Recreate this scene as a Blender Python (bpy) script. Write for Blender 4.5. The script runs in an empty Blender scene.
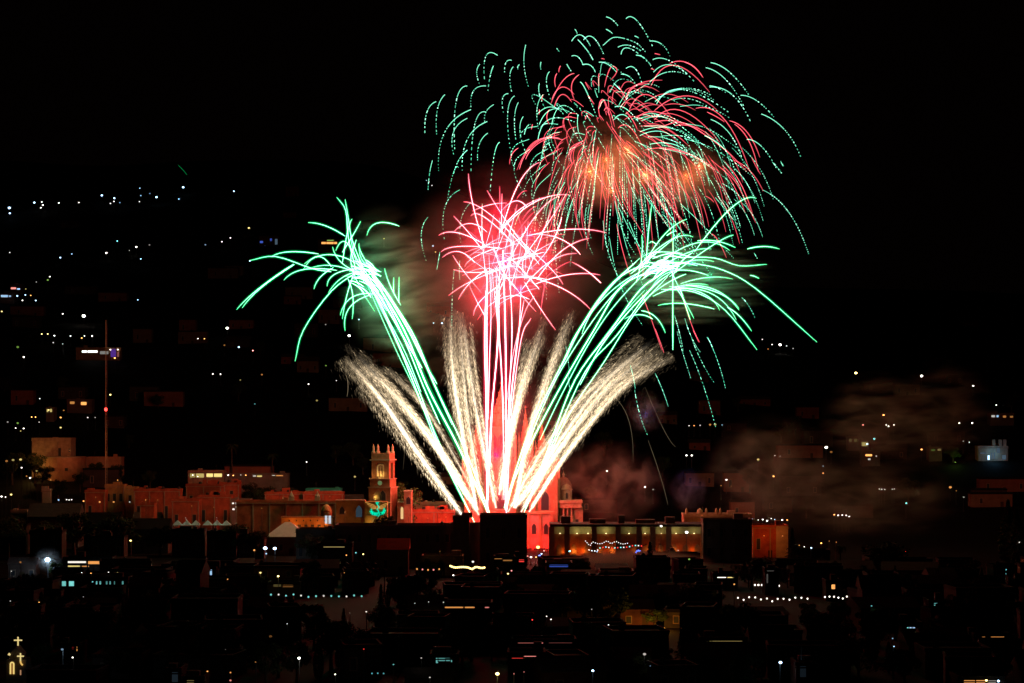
import bpy, math, random
from mathutils import Vector, Matrix, noise
R = math.radians
rnd = random.Random(7)
scene = bpy.context.scene
col = scene.collection

# ------------------------------------------------------------------ camera, night sky, exposure
F, HZ, CH = 2630.0, 400.0, 50.0          # focal length in pixels, horizon row, eye height (m)
cam_d = bpy.data.cameras.new('camera'); cam = bpy.data.objects.new('camera', cam_d); col.objects.link(cam)
cam.location = (0, 0, CH); cam.rotation_euler = (R(90), 0, 0)
cam_d.sensor_width = 36; cam_d.lens = F / 1024 * 36; cam_d.shift_y = (HZ - 341.5) / 1024
cam_d.clip_start = 1; cam_d.clip_end = 12000
scene.camera = cam
w = bpy.data.worlds.new('World'); scene.world = w; w.use_nodes = True
nt = w.node_tree; bg = nt.nodes['Background']
sky = nt.nodes.new('ShaderNodeTexSky'); sky.sky_type = 'NISHITA'; sky.sun_disc = False
sky.sun_elevation = R(-9); sky.sun_rotation = R(200)
nt.links.new(sky.outputs[0], bg.inputs[0]); bg.inputs[1].default_value = 0.004
glow = nt.nodes.new('ShaderNodeBackground'); glow.inputs[0].default_value = (1, 0.4, 0.3, 1); glow.inputs[1].default_value = 0.0005      # faint town glow in the night air
add = nt.nodes.new('ShaderNodeAddShader'); nt.links.new(bg.outputs[0], add.inputs[0]); nt.links.new(glow.outputs[0], add.inputs[1])
nt.links.new(add.outputs[0], nt.nodes['World Output'].inputs['Surface'])
scene.view_settings.view_transform = 'Standard'; scene.view_settings.look = 'None'
scene.view_settings.exposure = 0; scene.view_settings.gamma = 1
scene.cycles.use_denoising = True
scene.cycles.max_bounces = 4; scene.cycles.volume_bounces = 0; scene.cycles.diffuse_bounces = 2
scene.cycles.transparent_max_bounces = 48
scene.cycles.volume_step_rate = 1.0; scene.cycles.volume_max_steps = 64
scene.cycles.sample_clamp_indirect = 2.0
try: scene.cycles.use_light_tree = True
except Exception: pass

# ------------------------------------------------------------------ helpers
def P(px, py, Y): return Vector(((px - 512) / F * Y, Y, CH + (HZ - py) / F * Y))
def X(px, Y): return (px - 512) / F * Y
def Z(py, Y): return CH + (HZ - py) / F * Y

PROFILE = [(0, 0), (920, 0), (1000, 6), (1100, 16), (1200, 28), (1350, 52), (1500, 78), (1800, 132), (2200, 214), (2600, 285), (3000, 300), (4200, 210), (9000, 120)]
def ground(x, y):
    h = 0.0
    for (a, ha), (b, hb) in zip(PROFILE, PROFILE[1:]):
        if a <= y <= b:
            h = ha + (hb - ha) * (y - a) / (b - a); break
    px = 512 + x * F / max(y, 100)
    t = min(1, max(0, (px - 330) / 400)); t = t * t * (3 - 2 * t)
    s = 1 - 0.45 * t
    k = min(1, max(0, (y - 950) / 500))
    return h * s + k * 9 * noise.noise(Vector((x / 160, y / 200, 3.1)))

def on_ray(px, py, h):
    """distance at which a point h above the terrain shows at this pixel"""
    Y = 425.0
    while Y < 2950:
        if ground(X(px, Y), Y) + h >= Z(py, Y): return Y
        Y += 2.0
    return 2950.0

def nodes(m): m.use_nodes = True; return m.node_tree
MATS = {}
def mat(name, c, rough=0.85, var=0.25, scale=0.6, metallic=0.0, bump=0.0):
    if name in MATS: return MATS[name]
    m = bpy.data.materials.new(name); t = nodes(m); b = t.nodes['Principled BSDF']
    b.inputs['Roughness'].default_value = rough; b.inputs['Metallic'].default_value = metallic
    if rough > .7: b.inputs['Specular IOR Level'].default_value = 0.06      # dusty, unglazed surfaces
    tc = t.nodes.new('ShaderNodeTexCoord'); n = t.nodes.new('ShaderNodeTexNoise')
    n.inputs['Scale'].default_value = scale; n.inputs['Detail'].default_value = 6; n.inputs['Roughness'].default_value = 0.65
    r = t.nodes.new('ShaderNodeValToRGB')
    r.color_ramp.elements[0].position = 0.3; r.color_ramp.elements[1].position = 0.72
    r.color_ramp.elements[0].color = tuple(v * (1 - var) for v in c) + (1,)
    r.color_ramp.elements[1].color = tuple(min(1, v * (1 + var)) for v in c) + (1,)
    t.links.new(tc.outputs['Object'], n.inputs['Vector']); t.links.new(n.outputs['Fac'], r.inputs[0])
    t.links.new(r.outputs[0], b.inputs['Base Color'])
    if bump:
        bp = t.nodes.new('ShaderNodeBump'); bp.inputs['Strength'].default_value = bump
        t.links.new(n.outputs['Fac'], bp.inputs['Height']); t.links.new(bp.outputs[0], b.inputs['Normal'])
    MATS[name] = m; return m
def emit(name, c, s):
    if name in MATS: return MATS[name]
    m = bpy.data.materials.new(name); t = nodes(m); t.nodes.clear()
    e = t.nodes.new('ShaderNodeEmission'); o = t.nodes.new('ShaderNodeOutputMaterial')
    e.inputs[0].default_value = tuple(c) + (1,); e.inputs[1].default_value = s
    t.links.new(e.outputs[0], o.inputs[0])
    m.cycles.emission_sampling = 'NONE'
    MATS[name] = m; return m
def burning(name, c, lo=0.45):
    """burning star: its colour times the heat stored on the trail"""
    m = bpy.data.materials.new(name); t = nodes(m); t.nodes.clear()
    e = t.nodes.new('ShaderNodeEmission'); o = t.nodes.new('ShaderNodeOutputMaterial'); a = t.nodes.new('ShaderNodeAttribute')
    a.attribute_name = 'burn'; e.inputs[0].default_value = tuple(c) + (1,)
    t.links.new(a.outputs['Fac'], e.inputs[1])
    mr = t.nodes.new('ShaderNodeMapRange'); mr.inputs[1].default_value = lo; mr.inputs[2].default_value = lo + 2.2; mr.clamp = True   # the hottest cores burn white
    mx = t.nodes.new('ShaderNodeMix'); mx.data_type = 'RGBA'; mx.inputs[6].default_value = tuple(c) + (1,); mx.inputs[7].default_value = ((1, 0.95, 0.88, 1) if c[1] > .3 else (1, .78, .84, 1)) if c[0] > .5 else (.6, 1, .8, 1)
    t.links.new(a.outputs['Fac'], mr.inputs[0]); t.links.new(mr.outputs[0], mx.inputs[0]); t.links.new(mx.outputs[2], e.inputs[0])
    tr = t.nodes.new('ShaderNodeBsdfTransparent'); ad = t.nodes.new('ShaderNodeAddShader')     # glowing gas: adds light, hides nothing
    t.links.new(e.outputs[0], ad.inputs[0]); t.links.new(tr.outputs[0], ad.inputs[1]); t.links.new(ad.outputs[0], o.inputs[0])
    m.cycles.emission_sampling = 'NONE'
    MATS[name] = m; return m

def tag(o, label=None, cat=None, group=None, kind=None):
    if label: o['label'] = label
    if cat: o['category'] = cat
    if group: o['group'] = group
    if kind: o['kind'] = kind
    return o
def empty(name, loc, rz=0.0, label=None, cat=None, group=None):
    o = bpy.data.objects.new(name, None); col.objects.link(o); o.location = loc; o.rotation_euler = (0, 0, rz)
    o.empty_display_size = 0.5
    return tag(o, label, cat, group)
def lamp(parent, loc, c, power, radius=0.02, name='light'):
    l = bpy.data.lights.new(name, 'POINT'); l.color = c; l.energy = power; l.shadow_soft_size = radius
    o = bpy.data.objects.new(name, l); col.objects.link(o); o.parent = parent; o.location = loc
    return o

class MB:
    def __init__(s): s.v = []; s.f = []; s.h = []
    def box(s, x0, x1, y0, y1, z0, z1):
        b = len(s.v)
        s.v += [(x0,y0,z0),(x1,y0,z0),(x1,y1,z0),(x0,y1,z0),(x0,y0,z1),(x1,y0,z1),(x1,y1,z1),(x0,y1,z1)]
        s.f += [tuple(b + i for i in q) for q in ((3,2,1,0),(4,5,6,7),(0,1,5,4),(1,2,6,5),(2,3,7,6),(3,0,4,7))]
        return s
    def ring(s, profile, n=12, cx=0, cy=0, rot=0.0):
        """lathe: profile [(r, z)]"""
        b = len(s.v)
        for r, z in profile:
            for k in range(n):
                a = rot + 2 * math.pi * k / n
                s.v.append((cx + r * math.cos(a), cy + r * math.sin(a), z))
        for i in range(len(profile) - 1):
            for k in range(n):
                a, c = b + i * n + k, b + i * n + (k + 1) % n
                s.f.append((a, c, c + n, a + n))
        s.f.append(tuple(b + k for k in reversed(range(n))))
        s.f.append(tuple(b + (len(profile) - 1) * n + k for k in range(n)))
        return s
    def tube(s, pts, rad, heat=None, n=4):
        m = len(pts)
        if m < 2: return s
        b = len(s.v)
        for i, p in enumerate(pts):
            d = (pts[min(i + 1, m - 1)] - pts[max(i - 1, 0)])
            d = d.normalized() if d.length > 1e-6 else Vector((0, 0, 1))
            u = d.cross(Vector((0, 1, 0)))
            u = u.normalized() if u.length > 1e-3 else Vector((1, 0, 0))
            v = d.cross(u)
            r = rad[i] if isinstance(rad, (list, tuple)) else rad
            for k in range(n):
                a = 2 * math.pi * k / n
                s.v.append(tuple(p + (u * math.cos(a) + v * math.sin(a)) * r))
                if heat is not None: s.h.append(heat[i] if isinstance(heat, (list, tuple)) else heat)
        for i in range(m - 1):
            for k in range(n):
                a, c = b + i * n + k, b + i * n + (k + 1) % n
                s.f.append((a, c, c + n, a + n))
        s.f.append(tuple(b + k for k in range(n)))
        s.f.append(tuple(b + (m - 1) * n + k for k in reversed(range(n))))
        return s
    def build(s, name, m, parent=None, loc=None, smooth=False):
        me = bpy.data.meshes.new(name); me.from_pydata([tuple(v) for v in s.v], [], s.f)
        if s.h and len(s.h) == len(s.v):
            at = me.attributes.new('burn', 'FLOAT', 'POINT'); at.data.foreach_set('value', s.h)
        if smooth: me.polygons.foreach_set('use_smooth', [True] * len(me.polygons))
        me.materials.append(m); me.update()
        o = bpy.data.objects.new(name, me); col.objects.link(o)
        if parent is not None: o.parent = parent
        if loc is not None: o.location = loc
        return o
def copy_obj(o, parent=None):
    c = o.copy(); col.objects.link(c); c.parent = parent; return c
def copy_tree(o, parent=None):
    c = copy_obj(o, parent)
    for ch in list(o.children): copy_tree(ch, c)
    return c

def spline(pts, n=14):
    """Catmull-Rom through 2+ points (vectors)"""
    if len(pts) == 2: return [pts[0].lerp(pts[1], i / (n - 1)) for i in range(n)]
    if len(pts) == 3:   # circular-like arc: quadratic through the middle point
        a, m, b = pts; c = m * 2 - (a + b) * 0.5
        return [a * (1 - t) ** 2 + c * 2 * t * (1 - t) + b * t * t for t in [i / (n - 1) for i in range(n)]]
    q = [pts[0] * 2 - pts[1]] + list(pts) + [pts[-1] * 2 - pts[-2]]
    out = []; seg = len(pts) - 1; per = max(4, n // seg)
    for i in range(seg):
        p0, p1, p2, p3 = q[i:i + 4]
        for k in range(per):
            t = k / per
            out.append(0.5 * ((2 * p1) + (p2 - p0) * t + (2 * p0 - 5 * p1 + 4 * p2 - p3) * t * t + (3 * p1 - p0 - 3 * p2 + p3) * t ** 3))
    out.append(pts[-1].copy()); return out

ORD = ['first','second','third','fourth','fifth','sixth','seventh','eighth','ninth','tenth','eleventh','twelfth','thirteenth',
       'fourteenth','fifteenth','sixteenth','seventeenth','eighteenth','nineteenth','twentieth','twenty-first','twenty-second','twenty-third','twenty-fourth']
KEEP = []          # things that must stay in view: (px, py, distance)
FOOT = []          # footprints taken: (x0, x1, y0, y1)
def footprint(x0, x1, y0, y1): FOOT.append((min(x0, x1), max(x0, x1), min(y0, y1), max(y0, y1)))
def free(x0, x1, y0, y1, g=1.0): return all(x1 + g < a or x0 - g > b or y1 + g < c or y0 - g > d for a, b, c, d in FOOT)

# ------------------------------------------------------------------ materials
stone_red = mat('pink_stone', (0.42, 0.19, 0.11), bump=0.3)
stone_brown = mat('brown_stone', (0.34, 0.14, 0.07), bump=0.3)
stone_tan = mat('tan_stone', (0.42, 0.25, 0.15), bump=0.3, var=.35)
plaster_ochre = mat('ochre_plaster', (0.42, 0.22, 0.08), scale=0.3, var=.4, bump=.2)
plaster_red = mat('red_plaster', (0.42, 0.09, 0.04), scale=0.3, var=.45, bump=.2)
plaster_pale = mat('pale_plaster', (0.48, 0.34, 0.24), scale=0.3, var=.35, bump=.2)
plaster_dim = mat('grey_brown_plaster', (0.2, 0.15, 0.12), scale=0.35)
mat('darkened_roof', (.016, .012, .01), scale=.8)  # coloured near black so roofs and parapets show no lit rims
roof_dark = mat('dark_roof', (0.09, 0.07, 0.06), scale=0.8)
tile_roof = mat('clay_tiles', (0.22, 0.1, 0.06), scale=1.5)
trim_stone = mat('trim_stone', (0.36, 0.22, 0.15))
glass_dark = mat('dark_glass', (0.02, 0.02, 0.025), rough=0.6, var=0.1)
metal_dark = mat('dark_metal', (0.08, 0.08, 0.08), rough=0.5, metallic=0.6, var=0.1)
metal_pale = mat('galvanised_metal', (0.35, 0.35, 0.36), rough=0.45, metallic=0.5, var=0.1)
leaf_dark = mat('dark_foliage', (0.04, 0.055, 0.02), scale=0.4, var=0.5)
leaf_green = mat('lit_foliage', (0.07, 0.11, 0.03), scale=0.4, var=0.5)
bark = mat('bark', (0.08, 0.055, 0.04), scale=2)
canvas_green = mat('green_canvas', (0.3, 0.42, 0.34), var=0.1)
canvas_white = mat('white_canvas', (0.6, 0.6, 0.52), var=0.1)
teal_metal = mat('teal_roof_sheet', (0.03, 0.35, 0.25), var=0.15)
LC = {'w': (1, 0.93, 0.82), 'b': (0.45, 0.72, 1.0), 'o': (1, 0.4, 0.1), 'y': (1, 0.78, 0.25), 'r': (1, 0.05, 0.04), 'c': (0.25, 0.85, 0.8), 'g': (0.45, 0.85, 0.15), 'p': (0.3, 0.1, 0.9), 'd': (0.1, 0.2, 1.0), 'm': (1, 0.3, 0.25)}
CN = {'w': 'white', 'b': 'bluish white', 'o': 'orange', 'y': 'yellow', 'r': 'red', 'c': 'cyan', 'g': 'green', 'p': 'violet', 'd': 'deep blue', 'm': 'pinkish red'}
def glowmat(c, s): return emit('lit_%s_%s' % (CN[c].replace(' ', '_'), str(s).replace('.', '_')), LC[c], s)

# ------------------------------------------------------------------ ground
def build_ground():
    mb = MB(); ys = [200 + 25 * i for i in range(32)] + [1000 + 40 * i for i in range(52)] + [3100 + 300 * i for i in range(20)]
    nx = 70
    for y in ys:
        half = y * 0.42 + 150
        for i in range(nx + 1):
            x = -half + 2 * half * i / nx
            mb.v.append((x, y, ground(x, y)))
    for j in range(len(ys) - 1):
        for i in range(nx):
            a = j * (nx + 1) + i; mb.f.append((a, a + 1, a + nx + 2, a + nx + 1))
    m = mat('dark_scrub_ground', (0.009, 0.0065, 0.005), scale=0.02, var=0.5)
    o = mb.build('ground', m, smooth=True); tag(o, kind='structure')
    # viewpoint knoll below the camera
build_ground()
def build_road(name, pts, width, m):
    mb = MB()
    q = spline([Vector((x, y, 0)) for x, y in pts], 60)
    for i, p in enumerate(q):
        d = (q[min(i + 1, len(q) - 1)] - q[max(i - 1, 0)]).normalized(); s = Vector((-d.y, d.x, 0)) * width / 2
        for e in (p - s, p + s): mb.v.append((e.x, e.y, ground(e.x, e.y) + 0.05))
    for i in range(len(q) - 1): mb.f.append((2 * i, 2 * i + 2, 2 * i + 3, 2 * i + 1))
    tag(mb.build(name, m), kind='structure')
cobble = mat('cobbled_street', (0.013, 0.01, 0.008), scale=1.2)
build_road('street', [(-40, 420), (-32, 560), (-22, 700), (-14, 765)], 9, cobble)
build_road('street', [(60, 420), (70, 560), (72, 700), (66, 800)], 8, cobble)
build_road('plaza', [(-20, 838), (30, 838), (70, 838)], 30, cobble)

# ------------------------------------------------------------------ street lamps and small lights
LAMPS = {}
def street_lamp(px, py, c='w', r=1.0, s=6.0, label='', h=6.0, group=None, Y=None, power=0):
    Y = on_ray(px, py, h) if Y is None else Y
    x = X(px, Y); g = ground(x, Y); top = Z(py, Y); h = max(2.5, top - g)
    rad = round(r * 0.5 * Y / F * 1.25, 2)
    root = empty('street_lamp', (x, Y, g), label=label, cat='street lamp', group=group)
    hk = round(h, 1); k = ('pole', hk)
    if k not in LAMPS:
        mb = MB().ring([(0.22, 0), (0.2, 0.5), (0.1, 0.55), (0.07, hk - 0.3)], 6)
        mb.tube([Vector((0, 0, hk - 0.35)), Vector((0, -0.5, hk - 0.1)), Vector((0, -0.8, hk))], 0.06, n=5)
        o = mb.build('pole', metal_dark); LAMPS[k] = o.data; bpy.data.objects.remove(o)
    o = bpy.data.objects.new('pole', LAMPS[k]); col.objects.link(o); o.parent = root
    k = ('head', rad, c, s)
    if k not in LAMPS:
        mb = MB().ring([(rad * 0.45, -rad * 0.75), (rad, -rad * 0.3), (rad, rad * 0.3), (rad * 0.5, rad * 0.7)], 8)
        o = mb.build('lamp_head', glowmat(c, s)); LAMPS[k] = o.data; bpy.data.objects.remove(o)
    o = bpy.data.objects.new('lamp_head', LAMPS[k]); col.objects.link(o); o.parent = root; o.location = (0, -0.8, hk)
    if power: lamp(root, (0, -0.8 - rad - 0.3, hk - 0.3), LC[c], power, 0.1)
    KEEP.append((px, py, Y))
    return root
def lamp_row(where, items, group, h=6.0, Y=None):
    """items (px, py, colour, size, strength); the label counts from the left within a place"""
    items = sorted(items); n = len(items)
    for i, it in enumerate(items):
        px, py, c, r, s = it[:5]
        what = ('large ' if r >= 1.9 else 'faint ' if s < 1.2 else '') + CN[c] + ' lamp'
        lab = (what + ', ' + ORD[i] + ' from the left ' + where) if n > 1 else (what + ' ' + where)
        street_lamp(px, py, c, r, s, lab, h, group, Y, it[5] if len(it) > 5 else 0)

# ------------------------------------------------------------------ houses
def window(parent, x0, x1, z0, z1, y, pane_m, frame_m=None):
    """window in a wall facing -Y at local y"""
    fm = frame_m or trim_stone; t = min(0.18, (x1 - x0) * 0.15)
    mb = MB(); mb.box(x0 - t, x0, y - 0.12, y + 0.02, z0 - t, z1 + t); mb.box(x1, x1 + t, y - 0.12, y + 0.02, z0 - t, z1 + t)
    mb.box(x0, x1, y - 0.12, y + 0.02, z1, z1 + t); mb.box(x0, x1, y - 0.14, y + 0.02, z0 - t, z0)
    f = mb.build('window', fm, parent)
    p = MB().box(x0, x1, y - 0.05, y + 0.02, z0, z1); xm = (x0 + x1) / 2
    p.build('pane', pane_m, f); return f
def house(px0, px1, pyt, Y, depth=10, label='', wall=plaster_dim, roof=roof_dark, kind='flat', lit=(), rows=1, nwin=3, group=None, name='house', cat='house', pyb=None, door=True, rot=0.0, tanks=0, win=True):
    """flat or gabled house whose front spans px0..px1 with its top at row pyt; lit: (px0, px1, py0, py1, colour, strength)"""
    x0, x1, zt = X(px0, Y), X(px1, Y), Z(pyt, Y); xc = (x0 + x1) / 2; w2 = (x1 - x0) / 2
    g = min(ground(x0, Y), ground(x1, Y), ground(xc, Y + depth)) - 0.6
    if pyb is not None: g = min(g, Z(pyb, Y))
    H = zt - g
    root = empty(name, (xc, Y, g), rot, label, cat, group)
    footprint(x0, x1, Y, Y + depth)
    if kind == 'flat':
        MB().box(-w2, w2, 0, depth, 0, H - 0.7).build('wall', wall, root)
        mb = MB()
        mb.box(-w2 - 0.12, w2 + 0.12, -0.12, 0.25, H - 0.698, H); mb.box(-w2 - 0.12, w2 + 0.12, depth - 0.25, depth + 0.12, H - 0.698, H)
        mb.box(-w2 - 0.12, -w2 + 0.25, 0.25, depth - 0.25, H - 0.698, H); mb.box(w2 - 0.25, w2 + 0.12, 0.25, depth - 0.25, H - 0.698, H)
        mb.build('parapet', MATS['darkened_roof'] if any(q in wall.name for q in ('adobe', 'shaded')) else wall, root)
        MB().box(-w2 + 0.25, w2 - 0.25, 0.25, depth - 0.25, H - 0.698, H - 0.6).build('roof', roof, root)
        if 'dark houses' not in (group or '') and H > 3:
            mb = MB(); mb.box(-w2 - .3, w2 + .3, -.32, -.125, H - 1.05, H - .82)
            for i in range(int(w2 * 2 / 5) + 1):
                a = -w2 + .2 + (2 * w2 - .4) * i / max(1, int(w2 * 2 / 5)); mb.box(a - .2, a + .2, -.2, -.0, 0, H - 1.06)
            mb.build('cornice', trim_stone if wall not in (plaster_dim,) and 'adobe' not in wall.name else wall, root)
            for i in range(tanks + 1):
                a = rnd.uniform(-.8, .8) * w2; hh_ = rnd.uniform(.8, 2.0); ww_ = rnd.uniform(.5, 1.6)
                MB().box(a - ww_, a + ww_, depth * .45, depth * .45 + 2.2, H - .61, H + hh_ - .5).build('roof_hut', wall, root)
            if rnd.random() < .7:
                a = rnd.uniform(-.8, .8) * w2; mb = MB(); mb.tube([Vector((a, 1, H - .6)), Vector((a, 1, H + 2.4))], .05, n=4)
                for q in range(4): mb.tube([Vector((a - .6 + q * .1, 1, H + 1.5 + q * .25)), Vector((a + .6 - q * .1, 1, H + 1.5 + q * .25))], .03, n=3)
                mb.build('antenna', metal_dark, root)
    else:
        e = H * 0.72 if kind == 'gable' else H * 0.6
        MB().box(-w2, w2, 0, depth, 0, e).build('wall', wall, root)
        mb = MB(); o = 0.4; b = 0
        if kind == 'gable':
            mb.v = [(-w2 - o, -o, e), (w2 + o, -o, e), (w2 + o, depth + o, e), (-w2 - o, depth + o, e), (-w2 - o, depth / 2, H), (w2 + o, depth / 2, H)]
            mb.f = [(0, 1, 5, 4), (2, 3, 4, 5), (1, 2, 5), (3, 0, 4), (3, 2, 1, 0)]
        else:
            mb.v = [(-w2 - o, -o, e), (w2 + o, -o, e), (w2 + o, depth + o, e), (-w2 - o, depth + o, e), (-w2 * .15, depth / 2, H), (w2 * .15, depth / 2, H)]
            mb.f = [(0, 1, 5, 4), (2, 3, 4, 5), (1, 2, 5), (3, 0, 4), (3, 2, 1, 0)]
        mb.build('roof', roof, root)
        H = e
    for (a, b_, c, d, cc, ss) in lit:
        f = window(root, X(a, Y) - xc, X(b_, Y) - xc, Z(d, Y) - g, Z(c, Y) - g, 0, glowmat(cc, ss))
        KEEP.append(((a + b_) / 2, (c + d) / 2, Y))
    if win and not lit:
        fh = H / (rows + 0.35)
        for r_ in range(rows):
            for i in range(nwin):
                cx = -w2 + 2 * w2 * (i + 0.5) / nwin; ww = min(0.55, w2 * 0.5 / nwin)
                z0 = 0.6 + fh * r_ + fh * 0.32
                if r_ == 0 and i == nwin // 2 and door:
                    dd = MB().box(cx - ww * 1.2, cx + ww * 1.2, -0.08, 0.02, 0.6, 0.6 + min(2.3, H * 0.5)).build('door', mat('dark_wood', (0.07, 0.04, 0.02)), root)
                    continue
                window(root, cx - ww, cx + ww, z0, z0 + fh * 0.42, 0, glass_dark)
    for i in range(tanks):
        tx = (-0.5 + i * 0.7) * w2; tz = zt - g - (0.6 if kind == 'flat' else 0)
        MB().ring([(0.55, 0), (0.6, 0.1), (0.6, 1.1), (0.3, 1.45), (0.15, 1.5)], 10).build('water_tank', mat('tank_plastic', (0.06, 0.05, 0.045)), root, (tx, depth * 0.5, tz))
    return root

# ------------------------------------------------------------------ trees
def leaf_cloud(n, f, size, seed):
    r = random.Random(seed); mb = MB()
    for _ in range(n):
        c = f(r); a = Vector((r.gauss(0, 1), r.gauss(0, 1), r.gauss(0, 1))).normalized(); b = a.orthogonal().normalized()
        s = size * r.uniform(0.5, 1.3); k = len(mb.v)
        mb.v += [tuple(c + a * s), tuple(c + b * s * 0.6), tuple(c - a * s), tuple(c - b * s * 0.6)]
        mb.f.append((k, k + 1, k + 2, k + 3))
    return mb
def tree_proto(kind, seed):
    """unit tree 1 m tall, built at 10 m; returns (trunk mesh, crown mesh)"""
    r = random.Random(seed)
    if kind == 'round':
        t = MB(); t.tube([Vector((0, 0, 0)), Vector((0.1, 0, 2)), Vector((0.0, 0.1, 4.2)), Vector((0.2, 0, 7))], [0.42, 0.3, 0.22, 0.06], n=7)
        cl = []
        for i in range(14):
            a = r.uniform(0, 6.28); d = r.uniform(0.5, 3.0); z = r.uniform(4.2, 8.6); c = Vector((math.cos(a) * d, math.sin(a) * d, z))
            cl.append((c, r.uniform(0.9, 1.6)))
            t.tube([Vector((0.05, 0, 3.2)), c * 0.5 + Vector((0, 0, 1.8)), c], [0.16, 0.09, 0.03], n=5)
        def f(q):
            c, s = q.choice(cl); v = Vector((q.gauss(0, 1), q.gauss(0, 1), q.gauss(0, 0.75))).normalized() * s * q.uniform(0.6, 1.05)
            return c + v
        return t, leaf_cloud(2600, f, 0.26, seed)
    if kind == 'conifer':
        t = MB(); t.tube([Vector((0, 0, 0)), Vector((0, 0, 5)), Vector((0, 0, 9.9))], [0.3, 0.18, 0.03], n=6)
        br = []
        for i in range(70):
            z = 1.0 + 8.7 * (i / 70) ** 0.9; L = (10.2 - z) * 0.27 * r.uniform(0.7, 1.15); a = i * 2.4
            br.append((z, L, a)); e = Vector((math.cos(a) * L, math.sin(a) * L, z - L * 0.22))
            t.tube([Vector((0, 0, z)), e], [0.05, 0.015], n=4)
        def f(q):
            z, L, a = q.choice(br); u = q.uniform(0.1, 1)
            return Vector((math.cos(a) * L * u + q.gauss(0, .1), math.sin(a) * L * u + q.gauss(0, .1), z - L * u * 0.22 + q.gauss(0, 0.09)))
        return t, leaf_cloud(2600, f, 0.17, seed)
    if kind == 'cypress':
        t = MB(); t.tube([Vector((0, 0, 0)), Vector((0, 0, 5)), Vector((0, 0, 9.5))], [0.22, 0.14, 0.02], n=6)
        def f(q):
            z = q.uniform(0.5, 10); w_ = 1.05 * math.sin(math.pi * min(1, (z / 10) ** 0.7)) ** 0.6 * (1 if z < 6 else (10.4 - z) / 4.4) + 0.05
            a = q.uniform(0, 6.28); return Vector((math.cos(a) * w_ * q.uniform(.7, 1.1), math.sin(a) * w_ * q.uniform(.7, 1.1), z))
        return t, leaf_cloud(2200, f, 0.2, seed)
    # palm
    t = MB(); t.tube([Vector((0, 0, 0)), Vector((0.15, 0, 4)), Vector((0.1, 0, 8.6))], [0.2, 0.14, 0.13], n=6)
    mb = MB()
    for i in range(26):
        a = i * 2.4; up = r.uniform(-0.7, 0.9); L = r.uniform(1.1, 1.5); d = Vector((math.cos(a), math.sin(a), 0)); p = []
        for k in range(6):
            u = k / 5; p.append(Vector((0.1, 0, 8.6)) + d * L * u + Vector((0, 0, up * L * u - 0.9 * L * u * u)))
        for k in range(5):
            s = d.cross(Vector((0, 0, 1))) * (0.22 * (1 - k / 6)); b = len(mb.v)
            mb.v += [tuple(p[k] - s - Vector((0, 0, .1))), tuple(p[k]), tuple(p[k + 1]), tuple(p[k + 1] - s * 0.8 - Vector((0, 0, .1))), tuple(p[k] + s - Vector((0, 0, .1))), tuple(p[k + 1] + s * 0.8 - Vector((0, 0, .1)))]
            mb.f += [(b, b + 1, b + 2, b + 3), (b + 1, b + 4, b + 5, b + 2)]
    return t, mb
PROTO = {}
def tree(kind, px, pyt, Y, label, group=None, sx=1.0, lit=False, v=0, pyb=None):
    key = (kind, v, lit)
    if key not in PROTO:
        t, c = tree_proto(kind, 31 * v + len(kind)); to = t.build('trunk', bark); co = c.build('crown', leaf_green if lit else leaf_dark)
        PROTO[key] = (to.data, co.data); bpy.data.objects.remove(to); bpy.data.objects.remove(co)
    x = X(px, Y); g = ground(x, Y) - 0.1; H = Z(pyt, Y) - g; s = H / 10
    nm = {'round': 'broadleaf_tree', 'conifer': 'conifer_tree', 'cypress': 'cypress_tree', 'palm': 'palm_tree'}[kind]
    root = empty(nm, (x, Y, g), rnd.uniform(0, 6.28), label, 'tree', group); root.scale = (s * sx, s * sx, s)
    for n_, d in zip(('trunk', 'crown'), PROTO[key]):
        o = bpy.data.objects.new(n_, d); col.objects.link(o); o.parent = root
    return root


# ------------------------------------------------------------------ the gothic parish church behind the fireworks
def px_box(mb, x0, x1, yt, yb, Y, dep, oy=0.0, org=None):
    """box from pixels (columns x0..x1, rows yt..yb) whose front stands at Y+oy; org: root location"""
    ox, oY, oz = org; mb.box(X(x0, Y) - ox, X(x1, Y) - ox, Y + oy - oY, Y + oy + dep - oY, Z(yb, Y) - oz, Z(yt, Y) - oz); return mb
def lancet(root, xc, w2, z0, z1, y, m, frame=trim_stone):
    """pointed window"""
    def outline(w, a, b):
        p = [(-w, a), (w, a), (w, b - w * 1.3)]
        for k in range(1, 4): t = k / 4; p.append((w * (1 - t ** 1.4), b - w * 1.3 + w * 1.5 * t ** .8))
        p.append((0, b + w * .25))
        for k in (3, 2, 1): t = k / 4; p.append((-w * (1 - t ** 1.4), b - w * 1.3 + w * 1.5 * t ** .8))
        p.append((-w, b - w * 1.3)); return p
    def slab(pts, ya, yb):
        mb = MB(); n = len(pts); mb.v = [(xc + a, ya, b) for a, b in pts] + [(xc + a, yb, b) for a, b in pts]
        mb.f = [tuple(range(n)), tuple(reversed(range(n, 2 * n)))] + [(i, i + n, (i + 1) % n + n, (i + 1) % n) for i in range(n)]; return mb
    f = slab(outline(w2 * 1.35, z0 - w2 * .4, z1 + w2 * .3), y - 0.1, y + 0.02).build('window', frame, root)
    slab(outline(w2, z0, z1), y - 0.16, y + 0.015).build('pane', m, f); return f
def pinnacle(mb, x, y, z, w, h):
    mb.box(x - w, x + w, y - w, y + w, z, z + h * .35); mb.ring([(w * 1.5, z + h * .35), (w * .9, z + h * .42), (w * .15, z + h), (0.02, z + h * 1.05)], 4, x, y, R(45))

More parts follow.
